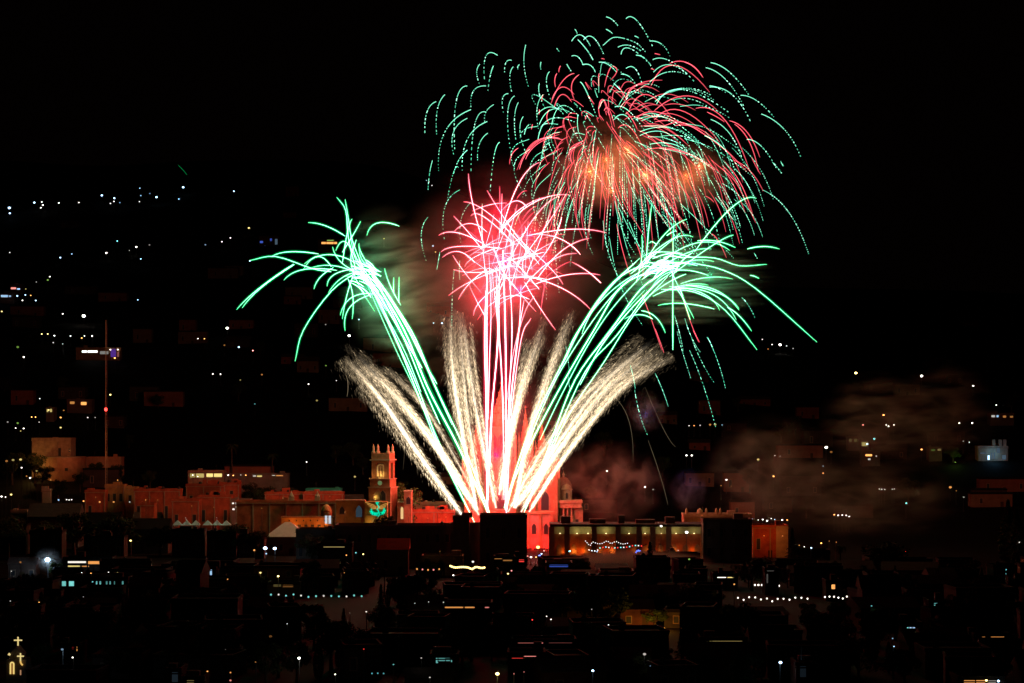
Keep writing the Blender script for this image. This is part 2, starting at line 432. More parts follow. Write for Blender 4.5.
Y0 = 900.0
pr = empty('gothic_church', (X(505, Y0), Y0, -0.5), label='tall pink gothic church with pointed spires glowing red right behind the fireworks', cat='church')
og = (X(505, Y0), Y0, -0.5); footprint(X(460, Y0), X(560, Y0), Y0 - 12, Y0 + 40)
mb = MB(); px_box(mb, 466, 560, 478, 552, Y0, 34, 0, og)
for a in (466, 484, 517, 534, 556): px_box(mb, a - 1.6, a + 1.6, 474, 552, Y0, 1.5, -1.5, og)
for a, b in ((466, 484), (517, 534), (534, 556)): px_box(mb, a + 1.7, b - 1.7, 476.5, 479, Y0, .5, -.5, og)
mb.build('wall', stone_red, pr)
def tower(c, w, ytop_body, apex, yb=478, stages=(1,), oy=0, nm='tower'):
    mb = MB(); zc = lambda py: Z(py, Y0) - og[2]; xc = X(c, Y0) - og[0]; hw = w * Y0 / F / 2; n = len(stages)
    z0, z1, z2 = zc(yb), zc(ytop_body), zc(apex)
    mb.box(xc - hw, xc + hw, oy, oy + 2 * hw, z0, z1)
    mb.box(xc - hw - .35, xc + hw + .35, oy - .35, oy + 2 * hw + .35, z1, z1 + .6)
    for sx in (-1, 1):
        mb.box(xc + sx * hw - .45, xc + sx * hw + .45, oy - .7, oy - .36, z0, z1 + .3)
        for sy in (0, 1): pinnacle(mb, xc + sx * hw, oy + sy * 2 * hw, z1 + .6, .45, (z2 - z1) * .34)
    o = mb.build(nm, stone_red, pr)
    mb = MB(); mb.ring([(hw * 1.02, z1 + .6), (hw * .72, z1 + .6 + (z2 - z1) * .25), (hw * .4, z1 + (z2 - z1) * .6), (.06, z2)], 8, xc, oy + hw, R(22.5))
    for k in range(1, 6):
        zz = z1 + .6 + (z2 - z1) * .16 * k; rr_ = hw * (1.0 - .16 * k) + .12; mb.ring([(rr_ * .9, zz - .25), (rr_ + .05, zz), (rr_ * .9, zz + .25)], 8, xc, oy + hw, R(22.5))
    mb.ring([(.05, z2 - .2), (.05, z2 + 1.6)], 4, xc, oy + hw); mb.box(xc - .5, xc + .5, oy + hw - .05, oy + hw + .05, z2 + .9, z2 + 1.05)
    mb.build('spire', stone_red, o)
    return o, xc, hw, z0, z1
o, xc, hw, z0, z1 = tower(501, 26, 428, 386, oy=-6)
for dx in (-.55, 0, .55): lancet(o, xc + dx * hw, 1.0, z0 + 7, z1 - 2.2, -6.02, glass_dark)
for dx in (-.4, .4): lancet(o, xc + dx * hw, .8, z0 + 1, z0 + 4.8, -6.02, glass_dark)
mb = MB(); px_box(mb, 486, 516, 458, 478.2, Y0, 10, -7.5, og); px_box(mb, 485, 517, 456.6, 458, Y0, 11, -8, og); mb.build('tower_gallery', stone_red, pr)
for (c, w, yt, ap, oy) in ((477, 12, 452, 422, -1), (525.5, 13, 446, 410, -2.5), (542, 13, 452, 424, -1.2), (490, 5, 440, 415, -8), (512.5, 5, 440, 416, -8), (467, 7, 464, 446, -.8), (555, 7, 466, 448, -.8)):
    o, xc, hw, z0, z1 = tower(c, w, yt, ap, oy=oy)
    if w > 6: lancet(o, xc, hw * .32, z0 + (z1 - z0) * .25, z1 - .8, oy - .02, glass_dark)
for c in (475, 525.5, 545): lancet(pr, X(c, Y0) - og[0], 1.3, Z(510, Y0) - og[2], Z(492, Y0) - og[2], -.02, glass_dark)
mb = MB(); px_box(mb, 486, 516, 478.4, 552, Y0, 6, -6.2, og); mb.build('porch', stone_red, pr)
lancet(pr, X(501, Y0) - og[0], 2.6, Z(546, Y0) - og[2], Z(520, Y0) - og[2], -6.22, glass_dark)
lancet(pr, X(501, Y0) - og[0], 1.5, Z(508, Y0) - og[2], Z(488, Y0) - og[2], -6.22, glass_dark)
# lower side chapel flooded in red light
Yc = 886.0
ch = empty('side_chapel', (X(539, Yc), Yc, -.5), label='low chapel block flooded in vivid red light at the right foot of the gothic church', cat='chapel')
oc = (X(539, Yc), Yc, -.5); mb = MB(); px_box(mb, 526, 552.5, 514, 552, Yc, 8, 0, oc); mb.build('wall', mat('pink_plaster', (0.45, 0.22, 0.18)), ch)
mb = MB(); px_box(mb, 525, 553.5, 512, 514, Yc, 9, -.5, oc)
for c in (528, 540, 551.5): px_box(mb, c - 1.3, c + 1.3, 514.1, 552, Yc, .4, -.4, oc)
mb.build('cornice', stone_red, ch); footprint(X(526, Yc), X(553, Yc), Yc - 6, Yc + 8)
for c in (534, 546): lancet(ch, X(c, Yc) - oc[0], .7, Z(534, Yc) - oc[2], Z(524, Yc) - oc[2], -.02, glass_dark)
def floodlight(x, y, z, c, power, label, group=None, off=(0, 0, 0.6), size=0.25, s=4.0):
    root = empty('floodlight', (x, y, z), label=label, cat='floodlight', group=group)
    MB().box(-size, size, -size * .5, size * .5, 0, size * .8).build('housing', metal_dark, root)
    MB().box(-size * .8, size * .8, -size * .6, size * .6, size * .81, size * .95).build('lens', emit('flood_%s_%s' % (str(c), s), c, s), root)
    lamp(root, off, c, power, .1); return root
floodlight(X(533, Yc), Yc - 6, 0, (1, .02, .01), 1600, 'red floodlight at the left foot of the red chapel', off=(0, 0, 1))
floodlight(X(546, Yc), Yc - 6, 0, (1, .02, .01), 1600, 'red floodlight at the right foot of the red chapel', off=(0, 0, 1))

# ------------------------------------------------------------------ domed church
Yd = 900.0; od = (X(567, Yd), Yd, -.5)
dc = empty('domed_church', od, label='pale orange church with a small dome and lantern right of the gothic church', cat='church'); footprint(X(553, Yd), X(584, Yd), Yd - 1, Yd + 14)
mb = MB(); px_box(mb, 554, 573, 516, 552, Yd, 12, 0, od); px_box(mb, 573.1, 583, 508, 552, Yd, 12, 1, od); mb.build('wall', stone_tan, dc)
mb = MB(); px_box(mb, 553, 582.5, 500.5, 503, Yd, 13, -.9, od); px_box(mb, 554, 581.5, 503, 508, Yd, 12, -.4, od); mb.build('cornice', stone_tan, dc)
mb = MB(); px_box(mb, 555, 572, 508, 516, Yd, 6, 3, od)
for c in (555.5, 559.5, 563.5, 567.5, 571.5): px_box(mb, c - .7, c + .7, 508, 516, Yd, 1, 0, od)
mb.build('colonnade', stone_tan, dc)
xd = X(567, Yd) - od[0]; k = Yd / F; zz = lambda py: Z(py, Yd) - od[2]
dr = MB().ring([(5.2 * k, zz(500.4)), (5.2 * k, zz(490.5)), (6.2 * k, zz(490)), (5.0 * k, zz(489)), (4.4 * k, zz(486.5)), (.3 * k, zz(484))], 12, xd, 5).build('drum', stone_tan, dc)
lancet(dr, xd, 1.1 * k, zz(499), zz(493), 5 - 5.25 * k, glass_dark)
MB().ring([(9 * k, zz(490.5)), (8.9 * k, zz(489)), (8.4 * k, zz(486)), (7 * k, zz(482.5)), (4.4 * k, zz(479)), (1.2 * k, zz(477.5))], 20, xd - 3 * k, 9).build('dome', tile_roof, dc, smooth=True)
MB().ring([(8.6 * k, zz(500.4)), (8.6 * k, zz(490.5))], 16, xd - 3 * k, 9).build('dome_drum', stone_tan, dc)
MB().ring([(1.1 * k, zz(478)), (1.1 * k, zz(475.5)), (1.5 * k, zz(475.2)), (.2 * k, zz(473)), (.1 * k, zz(471))], 8, xd - 3 * k, 9).build('lantern', stone_tan, dc)
for c in (558, 565, 577): window(dc, X(c, Yd) - od[0] - .5, X(c, Yd) - od[0] + .5, zz(524), zz(519.5), 0 if c < 573 else 1, glass_dark)

# ------------------------------------------------------------------ long arcaded palace by the square
Yp = 820.0; op = (X(651, Yp), Yp, -.5)
pa = empty('arcaded_palace', op, label='long low palace with lit yellow green frieze panels and orange uplit walls beside the square', cat='palace'); footprint(X(551, Yp), X(703, Yp), Yp - 3, Yp + 16)
mb = MB(); px_box(mb, 551, 703, 534, 566, Yp, 14, 0, op); mb.build('wall', mat('palace_plaster', (.45, .16, .07), scale=.35, var=.45), pa)
mb = MB(); px_box(mb, 550, 704, 524, 526.5, Yp, 16, -1.4, op); mb.build('roof', roof_dark, pa)
mb = MB(); px_box(mb, 551, 703, 526.5, 534, Yp, 12, 1.0, op); mb.build('frieze', mat('cream_frieze', (.5, .47, .3)), pa)
pil = [551.5, 567, 594, 618, 639, 652.5, 668.5, 703]
for c in pil: px_box(MB(), c - 2.6, c + 2.6, 526.6, 566, Yp, 1.4, -1.6, op).build('pillar', stone_red, pa)
for a, b in zip(pil, pil[1:]):
    n = max(1, round((b - a) / 13))
    for j in range(n):
        c = a + (b - a) * (j + .5) / n; lancet(pa, X(c, Yp) - op[0], .75, Z(562, Yp) - op[2], Z(545, Yp) - op[2], -.02, mat('balcony_door', (.25, .2, .16)))
for c, w_, h_ in ((566, 3, 2.2), (598, 5, 1.4), (622, 2, 2.6), (646, 6, 1.2), (671, 3, 2.0)):
    MB().box(X(c, Yp) - op[0] - w_ / 2, X(c, Yp) - op[0] + w_ / 2, 4, 7, Z(524, Yp) - op[2], Z(524, Yp) - op[2] + h_).build('roof_hut', plaster_dim, pa)
for i, (c, l) in enumerate(((560, 'first'), (577, 'second'), (588, 'third'), (606, 'fourth'), (629, 'fifth'), (645, 'sixth'), (661, 'seventh'), (676, 'eighth'), (694, 'ninth'))):
    lx, lz = X(c, Yp), Z(534, Yp) + .1
    r_ = empty('eave_lamp', (lx, Yp - .4, lz), label='yellow eave lamp under the palace roof, %s from the left' % l, cat='lamp', group='eave lamps along the palace frieze')
    MB().ring([(.12, 0), (.16, .1), (.1, .22)], 8).build('bulb', emit('eave_lamp', (1, .85, .4), 4), r_); MB().ring([(.05, -.5), (.05, 0)], 5).build('bracket', metal_dark, r_)
    lamp(r_, (0, -.1, .9), (1, .8, .28), (14, 46, 30, 52, 18, 34, 26, 44, 30)[i], .1)
for i, c in enumerate((553, 563, 574, 584, 600, 612, 634, 648, 660, 674, 692)):
    floodlight(X(c, Yp), Yp - .9, Z(553, Yp) + .0, (1, .2, .02), 150 * (1, .5, 1.3, .8, .4, 1.2, .3, .7, .4, 1.1, .6)[i], 'orange uplight on the palace wall, %s from the left' % ORD[i], 'orange uplights along the palace', off=(0, -.2, .5), s=3)
street_lamp(661, 526, 'w', 1.5, 8, 'white street lamp before the palace roof, left of two', Y=812, group=None)
street_lamp(686.5, 532, 'w', 2.2, 8, 'large white street lamp before the palace frieze, right of two', Y=812, power=60)
street_lamp(538, 547, 'o', 2.6, 8, 'large orange street lamp between the dark rooftop and the palace', Y=805, power=120)

# ------------------------------------------------------------------ bell tower church on the left
Yt = 885.0; ot = (X(380, Yt), Yt, -.5); zt = lambda py: Z(py, Yt) - ot[2]; kt = Yt / F
bt = empty('bell_tower', ot, R(-15), 'brown and orange bell tower with four corner pinnacles and yellow lit arches', 'tower')
def tb(mb, x0, x1, yt, yb, y0=0.0, y1=None):
    a, b = x0 * kt, x1 * kt; mb.box(a, b, y0, (b - a) + y0 if y1 is None else y1, zt(yb), zt(yt)); return mb
S = 9.9
tb(MB(), -S - 1.5, S + 1.5, 487, 552, -.5, 2 * S * kt + .5).build('tower_base', stone_brown, bt)
st = tb(MB(), -S - .5, S + .5, 479.4, 486.9, -.15, 2 * S * kt + .15).build('clock_stage', stone_brown, bt)
mb = MB(); tb(mb, -S - 2.2, S + 2.2, 486.9, 488, -.9, 2 * S * kt + .9); tb(mb, -S - 1.3, S + 1.3, 478.6, 479.4, -.5, 2 * S * kt + .5); tb(mb, -S - .8, S + .8, 459.3, 460.6, -.35, 2 * S * kt + .35); mb.build('cornice', trim_stone, bt)
# belfry: open corner piers, arches
bf = MB(); w_ = S - .8
for sx in (-1, 1):
    for yy in (.3, 2 * w_ * kt - 1.3):
        bf.box(sx * w_ * kt - (1.7 if sx > 0 else 0), sx * w_ * kt + (1.7 if sx < 0 else 0), yy, yy + 1.9, zt(478.6), zt(460.6))
bf.box(-w_ * kt, w_ * kt, .35, 2 * w_ * kt + .2, zt(463), zt(460.6)); bf.box(-w_ * kt + 1.7, w_ * kt - 1.7, 2.4, 2.6, zt(478.6), zt(463))
belf = bf.build('belfry', stone_brown, bt)
for sx in (-1, 1):
    for q in (.0, .55): MB().ring([(.3, zt(478.5)), (.24, zt(478)), (.22, zt(463.6)), (.32, zt(463.1))], 8, sx * (w_ * kt - 2.3 - q * 1.6), .7).build('column', trim_stone, belf)
ar = MB(); pts = [Vector((-1.25, .6, zt(477.5))), Vector((-1.25, .6, zt(468)))] + [Vector((-1.25 * math.cos(a), .6, zt(468) + 1.25 * math.sin(a))) for a in (R(30), R(60), R(90), R(120), R(150))] + [Vector((1.25, .6, zt(468))), Vector((1.25, .6, zt(477.5)))]
ar.tube(pts, .3, n=6); ar.build('arch', plaster_pale, belf)
MB().ring([(.8, zt(476.5)), (.7, zt(474)), (.35, zt(471)), (.1, zt(470))], 10, 0, 1.6).build('bell', mat('bronze', (.3, .2, .08), rough=.4, metallic=.8), belf)
pt = MB(); tb(pt, -S + .5, S - .5, 453.5, 459.2, .4, 2 * S * kt - .3)
par = pt.build('parapet', stone_brown, bt)
for sx in (-1, 1):
    for yy in (.9, 2 * S * kt - .9):
        MB().ring([(.75, zt(453.5)), (.75, zt(451.8)), (.45, zt(451.2)), (.42, zt(448)), (.5, zt(447.6)), (.05, zt(444.2))], 8, sx * (S - 2.2) * kt, yy).build('pinnacle', stone_tan, par)
ck = MB(); n = 14
ck.v = [(.8 * math.cos(2 * math.pi * i / n), -.2, zt(483) + .8 * math.sin(2 * math.pi * i / n)) for i in range(n)] + [(.8 * math.cos(2 * math.pi * i / n), -.12, zt(483) + .8 * math.sin(2 * math.pi * i / n)) for i in range(n)]
ck.f = [tuple(range(n))] + [(i, i + n, (i + 1) % n + n, (i + 1) % n) for i in range(n)]
ck.build('clock', emit('clock_face', (.5, .75, .3), .22), st)
lancet(bt, -1.4 * kt, 1.2, zt(500), zt(491), -.52, mat('tower_niche', (.3, .2, .1))); lancet(bt, 3.4 * kt, 1.0, zt(500), zt(491), -.52, glass_dark)
def on_tower(lx, ly, lz):
    v = Matrix.Rotation(R(-15), 4, 'Z') @ Vector((lx, ly, 0)); return (ot[0] + v.x, ot[1] + v.y, ot[2] + lz)
x, y, z = on_tower(0, .95, zt(478.4)); floodlight(x, y, z, (1, .72, .2), 200, 'yellow floodlight inside the belfry of the bell tower', off=(0, -1.2, 1.2), size=.2)
x, y, z = on_tower(-1.3, -1.1, zt(500)); floodlight(x, y, z, (1, .7, .2), 60, 'yellow floodlight below the niche of the bell tower', off=(0, 0, 1), size=.2)
x, y, z = on_tower(-3.6, -.2, zt(478.5)); floodlight(x, y, z, (1, .5, .15), 60, 'small amber floodlight on the tower ledge beside the belfry', off=(0, -.4, 1), size=.15)
footprint(X(362, Yt), X(400, Yt), Yt - 6, Yt + 14)
# nave and facade
Yn = 878.0; on = (X(360, Yn), Yn, -.5); zn = lambda py: Z(py, Yn) - on[2]; xn = lambda px: X(px, Yn) - on[0]
nv = empty('parish_nave', on, label='long ochre church nave with one pointed blue window left of the bell tower portal', cat='church'); footprint(X(336, Yn), X(390, Yn), Yn, Yn + 5)
MB().box(xn(336), xn(365), 0, 5, 0, zn(501)).build('wall', plaster_ochre, nv); MB().box(xn(335.5), xn(365), -.3, 5, zn(501), zn(500)).build('cornice', trim_stone, nv)
lancet(nv, xn(359), 1.0, zn(517), zn(506), -.02, emit('blue_glass', (.12, .2, .28), .2))
lancet(nv, xn(342), .8, zn(514), zn(507), -.02, glass_dark)
pf = MB().box(xn(365.1), xn(387.5), -1.5, 4, 0, zn(501.5)).build('portal_front', plaster_ochre, nv)
lancet(pf, xn(376), 1.2, zn(546), zn(519), -1.52, mat('portal_door', (.1, .06, .03)), frame=plaster_pale)
MB().box(xn(365.6), xn(387), -1.75, -1.51, zn(515.6), zn(515)).build('ledge', trim_stone, pf)
x, z = X(371, Yn), Z(524, Yn); floodlight(x, Yn - 3.4, z, (1, .72, .18), 130, 'yellow floodlight left of the church portal', off=(0, 0, .6), size=.2)
x, z = X(382, Yn), Z(524, Yn); floodlight(x, Yn - 3.4, z, (1, .72, .18), 110, 'yellow floodlight right of the church portal', off=(0, 0, .6), size=.2)
# illuminated eagle emblem
eg = empty('eagle_emblem', (X(378, Yn), Yn - 1.85, Z(509, Yn)), label='illuminated emblem of a golden winged eagle over a turquoise cactus on the church front', cat='emblem')
kn = Yn / F
def ep(*q): return [Vector((a * kn, 0, -b * kn)) for a, b in q]
mb = MB()
for s in (-1, 1):
    for j in range(4): mb.tube(spline(ep((s * 1.5, -2 + j * .5), (s * (5 + j * .3), -4.4 + j * 1.3), (s * (12.5 - j * 2.2), -7 + j * 2.1)), 8), .11, n=4)
mb.tube(ep((0, -4), (0, 0)), .25, n=5); mb.build('wings', emit('gold_tube', (1, .5, .1), .55), eg)
mb = MB()
mb.tube(spline(ep((-7.4, 1.5), (-5.5, 4.6), (0, 5.6), (5.5, 4.4), (7.4, .5)), 14), .34, n=5)
mb.tube(spline(ep((-6.5, -.5), (-4.8, 3), (0, 4)), 8), .26, n=5); mb.tube(spline(ep((6.5, -1.2), (4.6, 2.8), (0, 4)), 8), .26, n=5)
mb.tube(spline(ep((0, 5), (1, 2), (-.6, 0), (1.4, -2), (.2, -4), (-1, -6)), 18), .24, n=5); mb.tube(ep((-2, -6.4), (1.2, -6.6)), .28, n=5); mb.tube(ep((-1, 7), (1, 7)), .3, n=5)
mb.build('cactus_and_snake', emit('turquoise_tube', (0.0, .75, .42), .9), eg)
# orange side wing right of the tower
Yw = 884.0; ow = (X(404, Yw), Yw, -.5)
wg = empty('church_wing', ow, label='orange lit church wing with a bright slit window right of the bell tower', cat='church wing'); footprint(X(398, Yw), X(412, Yw), Yw, Yw + 8)
xw = lambda px: X(px, Yw) - ow[0]; zw = lambda py: Z(py, Yw) - ow[2]
mb = MB(); mb.box(xw(397.5), xw(404), 0, 9, 0, zw(503)); mb.box(xw(404.01), xw(411.5), -.8, 9, 0, zw(492)); mb.build('wall', stone_red, wg)
mb = MB(); mb.box(xw(403.6), xw(412), -1.2, 9.4, zw(492), zw(490.8)); mb.box(xw(397.3), xw(403.59), -.3, 9, zw(503), zw(502)); mb.build('cornice', trim_stone, wg)
lancet(wg, xw(402), .45, zw(519), zw(507), -.02, emit('slit_light', (1, .6, .25), .9)); lancet(wg, xw(408.5), .7, zw(504), zw(497), -.82, glass_dark)
floodlight(X(401, Yw), Yw - 5, 1, (1, .2, .05), 500, 'orange floodlight at the foot of the church wing', off=(0, 0, .8), size=.2)
tree('round', 404, 482, 905, 'dark olive tree rising behind the orange church wing', sx=.8, lit=True)

# ------------------------------------------------------------------ left red houses and landmarks of the middle band (px0, px1, top, distance, ...)
def band(px0, px1, pyt, Y, label, wall=plaster_red, depth=8, **k): return house(px0, px1, pyt, Y, depth, label, wall, k.pop('roof', roof_dark), **k)
band(134, 180, 489, 960, 'long dark red house on the left under the hill, widest of its row', nwin=5, tanks=3)
band(85, 105, 490, 965, 'small dark red house left of the two-tone yellow house', nwin=2)
band(105, 124, 484.5, 972, 'yellow two-storey house with a lit cornice below the mast', plaster_ochre, rows=2, nwin=3)
band(124, 136, 487, 975, 'narrow ochre house right of the yellow two-storey house', plaster_ochre, rows=2, nwin=1)
band(42, 50, 489, 985, 'narrow pale house standing alone below the stone block', plaster_pale, nwin=1, depth=4)
band(11, 27, 510, 900, 'small pinkish house at the far left edge of the old town', plaster_pale, nwin=1)
band(140, 154, 503, 915, 'small vivid orange house with a chimney among dark roofs', plaster_red, nwin=2)
band(186, 238, 484, 1010, 'wide dim red house below the rooftop restaurant, on its left', plaster_red, nwin=5, tanks=3)
band(224, 239, 482.5, 990, 'tall dark red block right of the wide house below the restaurant', plaster_red, rows=2, nwin=1, tanks=1)
band(198, 231, 495, 955, 'flat red house in the middle of the left cluster, with three windows', plaster_red, nwin=3, tanks=2)
band(172, 199, 499, 940, 'red house at the left end of the awning row, above it', plaster_red, nwin=3)
band(231, 250, 499, 935, 'dark house front with two rows of small white lit windows', plaster_dim, lit=[(232, 234, 502.5, 504, 'w', 1.2), (235.5, 238, 502.5, 504, 'w', 1.6), (240, 241.5, 502.5, 504, 'w', .9), (232.5, 234.5, 508.5, 510, 'w', 1.5), (235.8, 237.5, 506, 508, 'w', 1.4)])
band(265, 302, 492, 970, 'red wall house behind the two white finials, left half', plaster_red, nwin=4, tanks=2)
band(303, 343, 492, 968, 'red wall house with a turquoise sheet roof', plaster_red, nwin=4, roof=teal_metal)
band(306, 341, 488.5, 984, 'house with turquoise metal front strip under its roof line', teal_metal, win=False)
band(236, 336, 500.5, 900, 'long dark red convent wall behind the orange dome and arcade', plaster_red, nwin=0, win=False)
band(413, 455, 509.5, 905, 'low vivid red building right of the orange church wing', plaster_red, nwin=5, tanks=3)
band(413, 447, 502, 960, 'dim tan house above and behind the low red building', stone_tan, nwin=4, tanks=2)
band(447, 470, 503, 965, 'dim brown house behind the left edge of the launch site', plaster_dim, nwin=2)
for px, l in ((291, 'left'), (317, 'right')):
    Yq = 896; r_ = empty('roof_finial', (X(px, Yq), Yq + 2, Z(500.4, Yq)), label='small white pointed roof finial lit from below, %s one of two on the red wall' % l, cat='finial', group='white finials on the convent wall')
    MB().box(-.9, .9, -.9, .9, -.1, 1.2).build('pedestal', stone_tan, r_); MB().ring([(.8, 1.2), (.9, 1.4), (.5, 2.0), (.12, 2.9), (.05, 3.3)], 8).build('spike', plaster_pale, r_)
    footprint(X(px, Yq) - 1, X(px, Yq) + 1, Yq, Yq + 3)
# orange arcade with dome
Ya = 885.0; oa = (X(309, Ya), Ya, -.5); xa = lambda px: X(px, Ya) - oa[0]; za = lambda py: Z(py, Ya) - oa[2]
oc_ = empty('arcade_building', oa, label='bright orange arcade building with a row of small dark windows left of the ochre nave', cat='building'); footprint(X(283, Ya), X(335, Ya), Ya - 8, Ya + 5)
MB().box(xa(283), xa(334), -6.5, -1, 0, za(517)).build('wall', plaster_ochre, oc_); MB().box(xa(282.5), xa(334.5), -6.9, -1, za(517), za(515.8)).build('roof', tile_roof, oc_)
for c in (288, 294.5, 301, 307.5, 314, 320.5, 327): window(oc_, xa(c) - .55, xa(c) + .55, za(526), za(523.6), -6.5, glass_dark)
for c in (291, 298, 305, 312, 319, 326): window(oc_, xa(c) - .2, xa(c) + .2, za(520.4), za(519), -6.5, glass_dark)
od_ = empty('domed_turret', (X(326, Ya), Ya - 4, Z(523, Ya)), label='round orange dome with cross beside a white lit lantern turret', cat='dome')
kk = Ya / F
MB().ring([(5.4 * kk, -1), (5.4 * kk, 10 * kk), (5.8 * kk, 10.2 * kk), (5.8 * kk, 10.8 * kk)], 14).build('drum', plaster_ochre, od_, (0, 5.5, 0))
MB().ring([(5.5 * kk, 10.8 * kk), (5.2 * kk, 13 * kk), (4.2 * kk, 15.6 * kk), (2.2 * kk, 17.8 * kk), (.4 * kk, 18.6 * kk)], 16).build('dome', plaster_ochre, od_, (0, 5.5, 0), smooth=True)
mb = MB().ring([(.1, 18.4 * kk), (.1, 21.5 * kk)], 5); mb.box(-.5, .5, -.06, .06, 20 * kk, 20.4 * kk); mb.build('cross', metal_dark, od_, (0, 5.5, 0))
lt = empty('lantern_turret', (X(329.5, Ya), Ya - 7.6, Z(522.5, Ya)), label='white lit open lantern turret at the corner of the orange arcade', cat='turret')
mb = MB()
for a in range(6): mb.ring([(.17, 0), (.17, 8 * kk)], 5, .85 * math.cos(a * 1.047), .85 * math.sin(a * 1.047))
mb.build('columns', emit('turret_light', (.75, .85, 1), .8), lt); MB().ring([(1.15, -.5), (1.15, 0)], 10).build('turret_base', plaster_pale, lt); MB().ring([(1.15, 8 * kk), (1.1, 8.6 * kk), (.5, 10.4 * kk), (.1, 11 * kk)], 10).build('turret_roof', tile_roof, lt)
floodlight(X(296, Ya), Ya - 10.5, 7.6, (1, .26, .04), 700, 'orange floodlight before the left half of the arcade building', off=(0, 0, .5), size=.2)
floodlight(X(322, Ya), Ya - 10.5, 7.6, (1, .26, .04), 700, 'orange floodlight before the right half of the arcade building', off=(0, 0, .5), size=.2)
# rooftop restaurant
Yr = 1060.0
house(188, 224, 470.5, Yr, 9, 'rooftop restaurant with glowing yellow windows on the slope left', stone_tan, lit=[(190, 195, 473.5, 477.5, 'y', .35), (196, 204, 473.5, 477.5, 'y', .5), (205.5, 213, 473.5, 477, 'y', 1.1), (214, 222, 473.5, 477, 'y', 1.0)], name='restaurant', cat='restaurant')
house(224.5, 288, 473.5, Yr, 9, 'low terrace wing right of the restaurant carrying a row of lamps', plaster_dim, lit=[(253, 256, 474.5, 476.5, 'w', 1.0), (257, 262, 474.7, 476.8, 'y', 1.1), (272, 275, 474.3, 476, 'w', 1.4), (276, 283, 474.2, 476.2, 'o', 1.6)], name='terrace_wing', cat='terrace')
lamp_row('on the restaurant terrace', [(193, 475, 'w', .9, 4), (228.5, 475, 'w', 1.1, 5), (233.5, 475.3, 'o', 1.1, 4), (241, 475, 'w', .8, 1), (246, 475.2, 'o', 1, 4), (198, 476.5, 'w', .8, 3)], 'terrace lamps', Y=1050)
for i, (px, py, Y) in enumerate(((96, 497, 955), (158, 500, 948), (192, 506, 930), (214, 507, 935), (262, 508, 888), (283, 498, 960), (330, 496, 955), (345, 512, 868), (428, 518, 893), (446, 517, 893))):  # extra lamps without a visible source, added to warm the facades
    street_lamp(px, py, 'o', .55, 1.2, 'small orange lamp added to light the old town facades, %s from the left' % ORD[i], Y=Y, power=35, group='orange lamps added to light the old town facades')
# awnings and pyramid roof
def awning(px0, px1, pyt, pyb, Y, label):
    x0, x1 = X(px0, Y), X(px1, Y); z1, z0 = Z(pyt, Y), Z(pyb, Y); w2 = (x1 - x0) / 2; g = ground(x0, Y)
    r_ = empty('terrace_awning', ((x0 + x1) / 2, Y, g), label=label, cat='awning', group='pale green awnings'); n = 3; mb = MB()
    for i in range(n):
        a, b = -w2 + 2 * w2 * i / n, -w2 + 2 * w2 * (i + 1) / n; q = len(mb.v); zc_, ze = z1 - g, z0 - g
        mb.v += [(a, -2, ze), (b, -2, ze), (b, 2, ze), (a, 2, ze), ((a + b) / 2, 0, zc_)]; mb.f += [(q, q + 1, q + 4), (q + 1, q + 2, q + 4), (q + 2, q + 3, q + 4), (q + 3, q, q + 4), (q + 3, q + 2, q + 1, q)]
    mb.build('canvas', canvas_green, r_)
    for i in range(n + 1): MB().box(-w2 + 2 * w2 * i / n * .98 + .03, -w2 + 2 * w2 * i / n * .98 + .12, -1.9, -1.8, 0, z0 - g).build('post', metal_pale, r_)
    footprint(x0, x1, Y - 2, Y + 2)
awning(173, 200.5, 520, 525, 850, 'left one of two rows of pale green pointed awnings on a roof terrace')
awning(203, 231, 520, 525, 850, 'right one of two rows of pale green pointed awnings on a roof terrace')
for px in (186, 217): street_lamp(px, 517.5, 'w', .5, .6, 'faint lamp over the %s green awning row' % ('left' if px < 200 else 'right'), Y=846, power=160)
house(266, 306, 523, 845, 13, 'house with a pale pyramid shaped roof before the orange arcade', plaster_dim, canvas_white, 'hip', nwin=4)
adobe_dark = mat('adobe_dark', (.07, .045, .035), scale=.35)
house(28, 78, 504, 890, 12, 'long low roofed house with an orange lit eave on the left', adobe_dark, roof_dark, 'gable', nwin=5)
house(84, 118, 513, 868, 12, 'dark gabled house below the yellow two-storey house', adobe_dark, MATS['darkened_roof'], 'gable', nwin=3)
house(124, 168, 519, 856, 12, 'low dark gabled house left of the awnings', adobe_dark, MATS['darkened_roof'], 'gable', nwin=3)
for px, py, Y, l in ((74, 512, 850, 'dark tree between the long low roofed house and the gabled house'), (120, 514, 846, 'dark tree between the two dark gabled houses'), (160, 526, 840, 'dark tree before the low gabled house left of the awnings'), (48, 520, 838, 'dark tree before the long low roofed house'), (8, 516, 842, 'dark tree at the left edge beside the small pinkish house'), (238, 524, 835, 'dark tree right of the green awnings'), (256, 530, 828, 'dark tree left of the pyramid shaped roof'), (312, 533, 785, 'dark tree before the orange arcade')):
    tree('round', px, py, Y, l, v=int(px) % 3, sx=1.3)
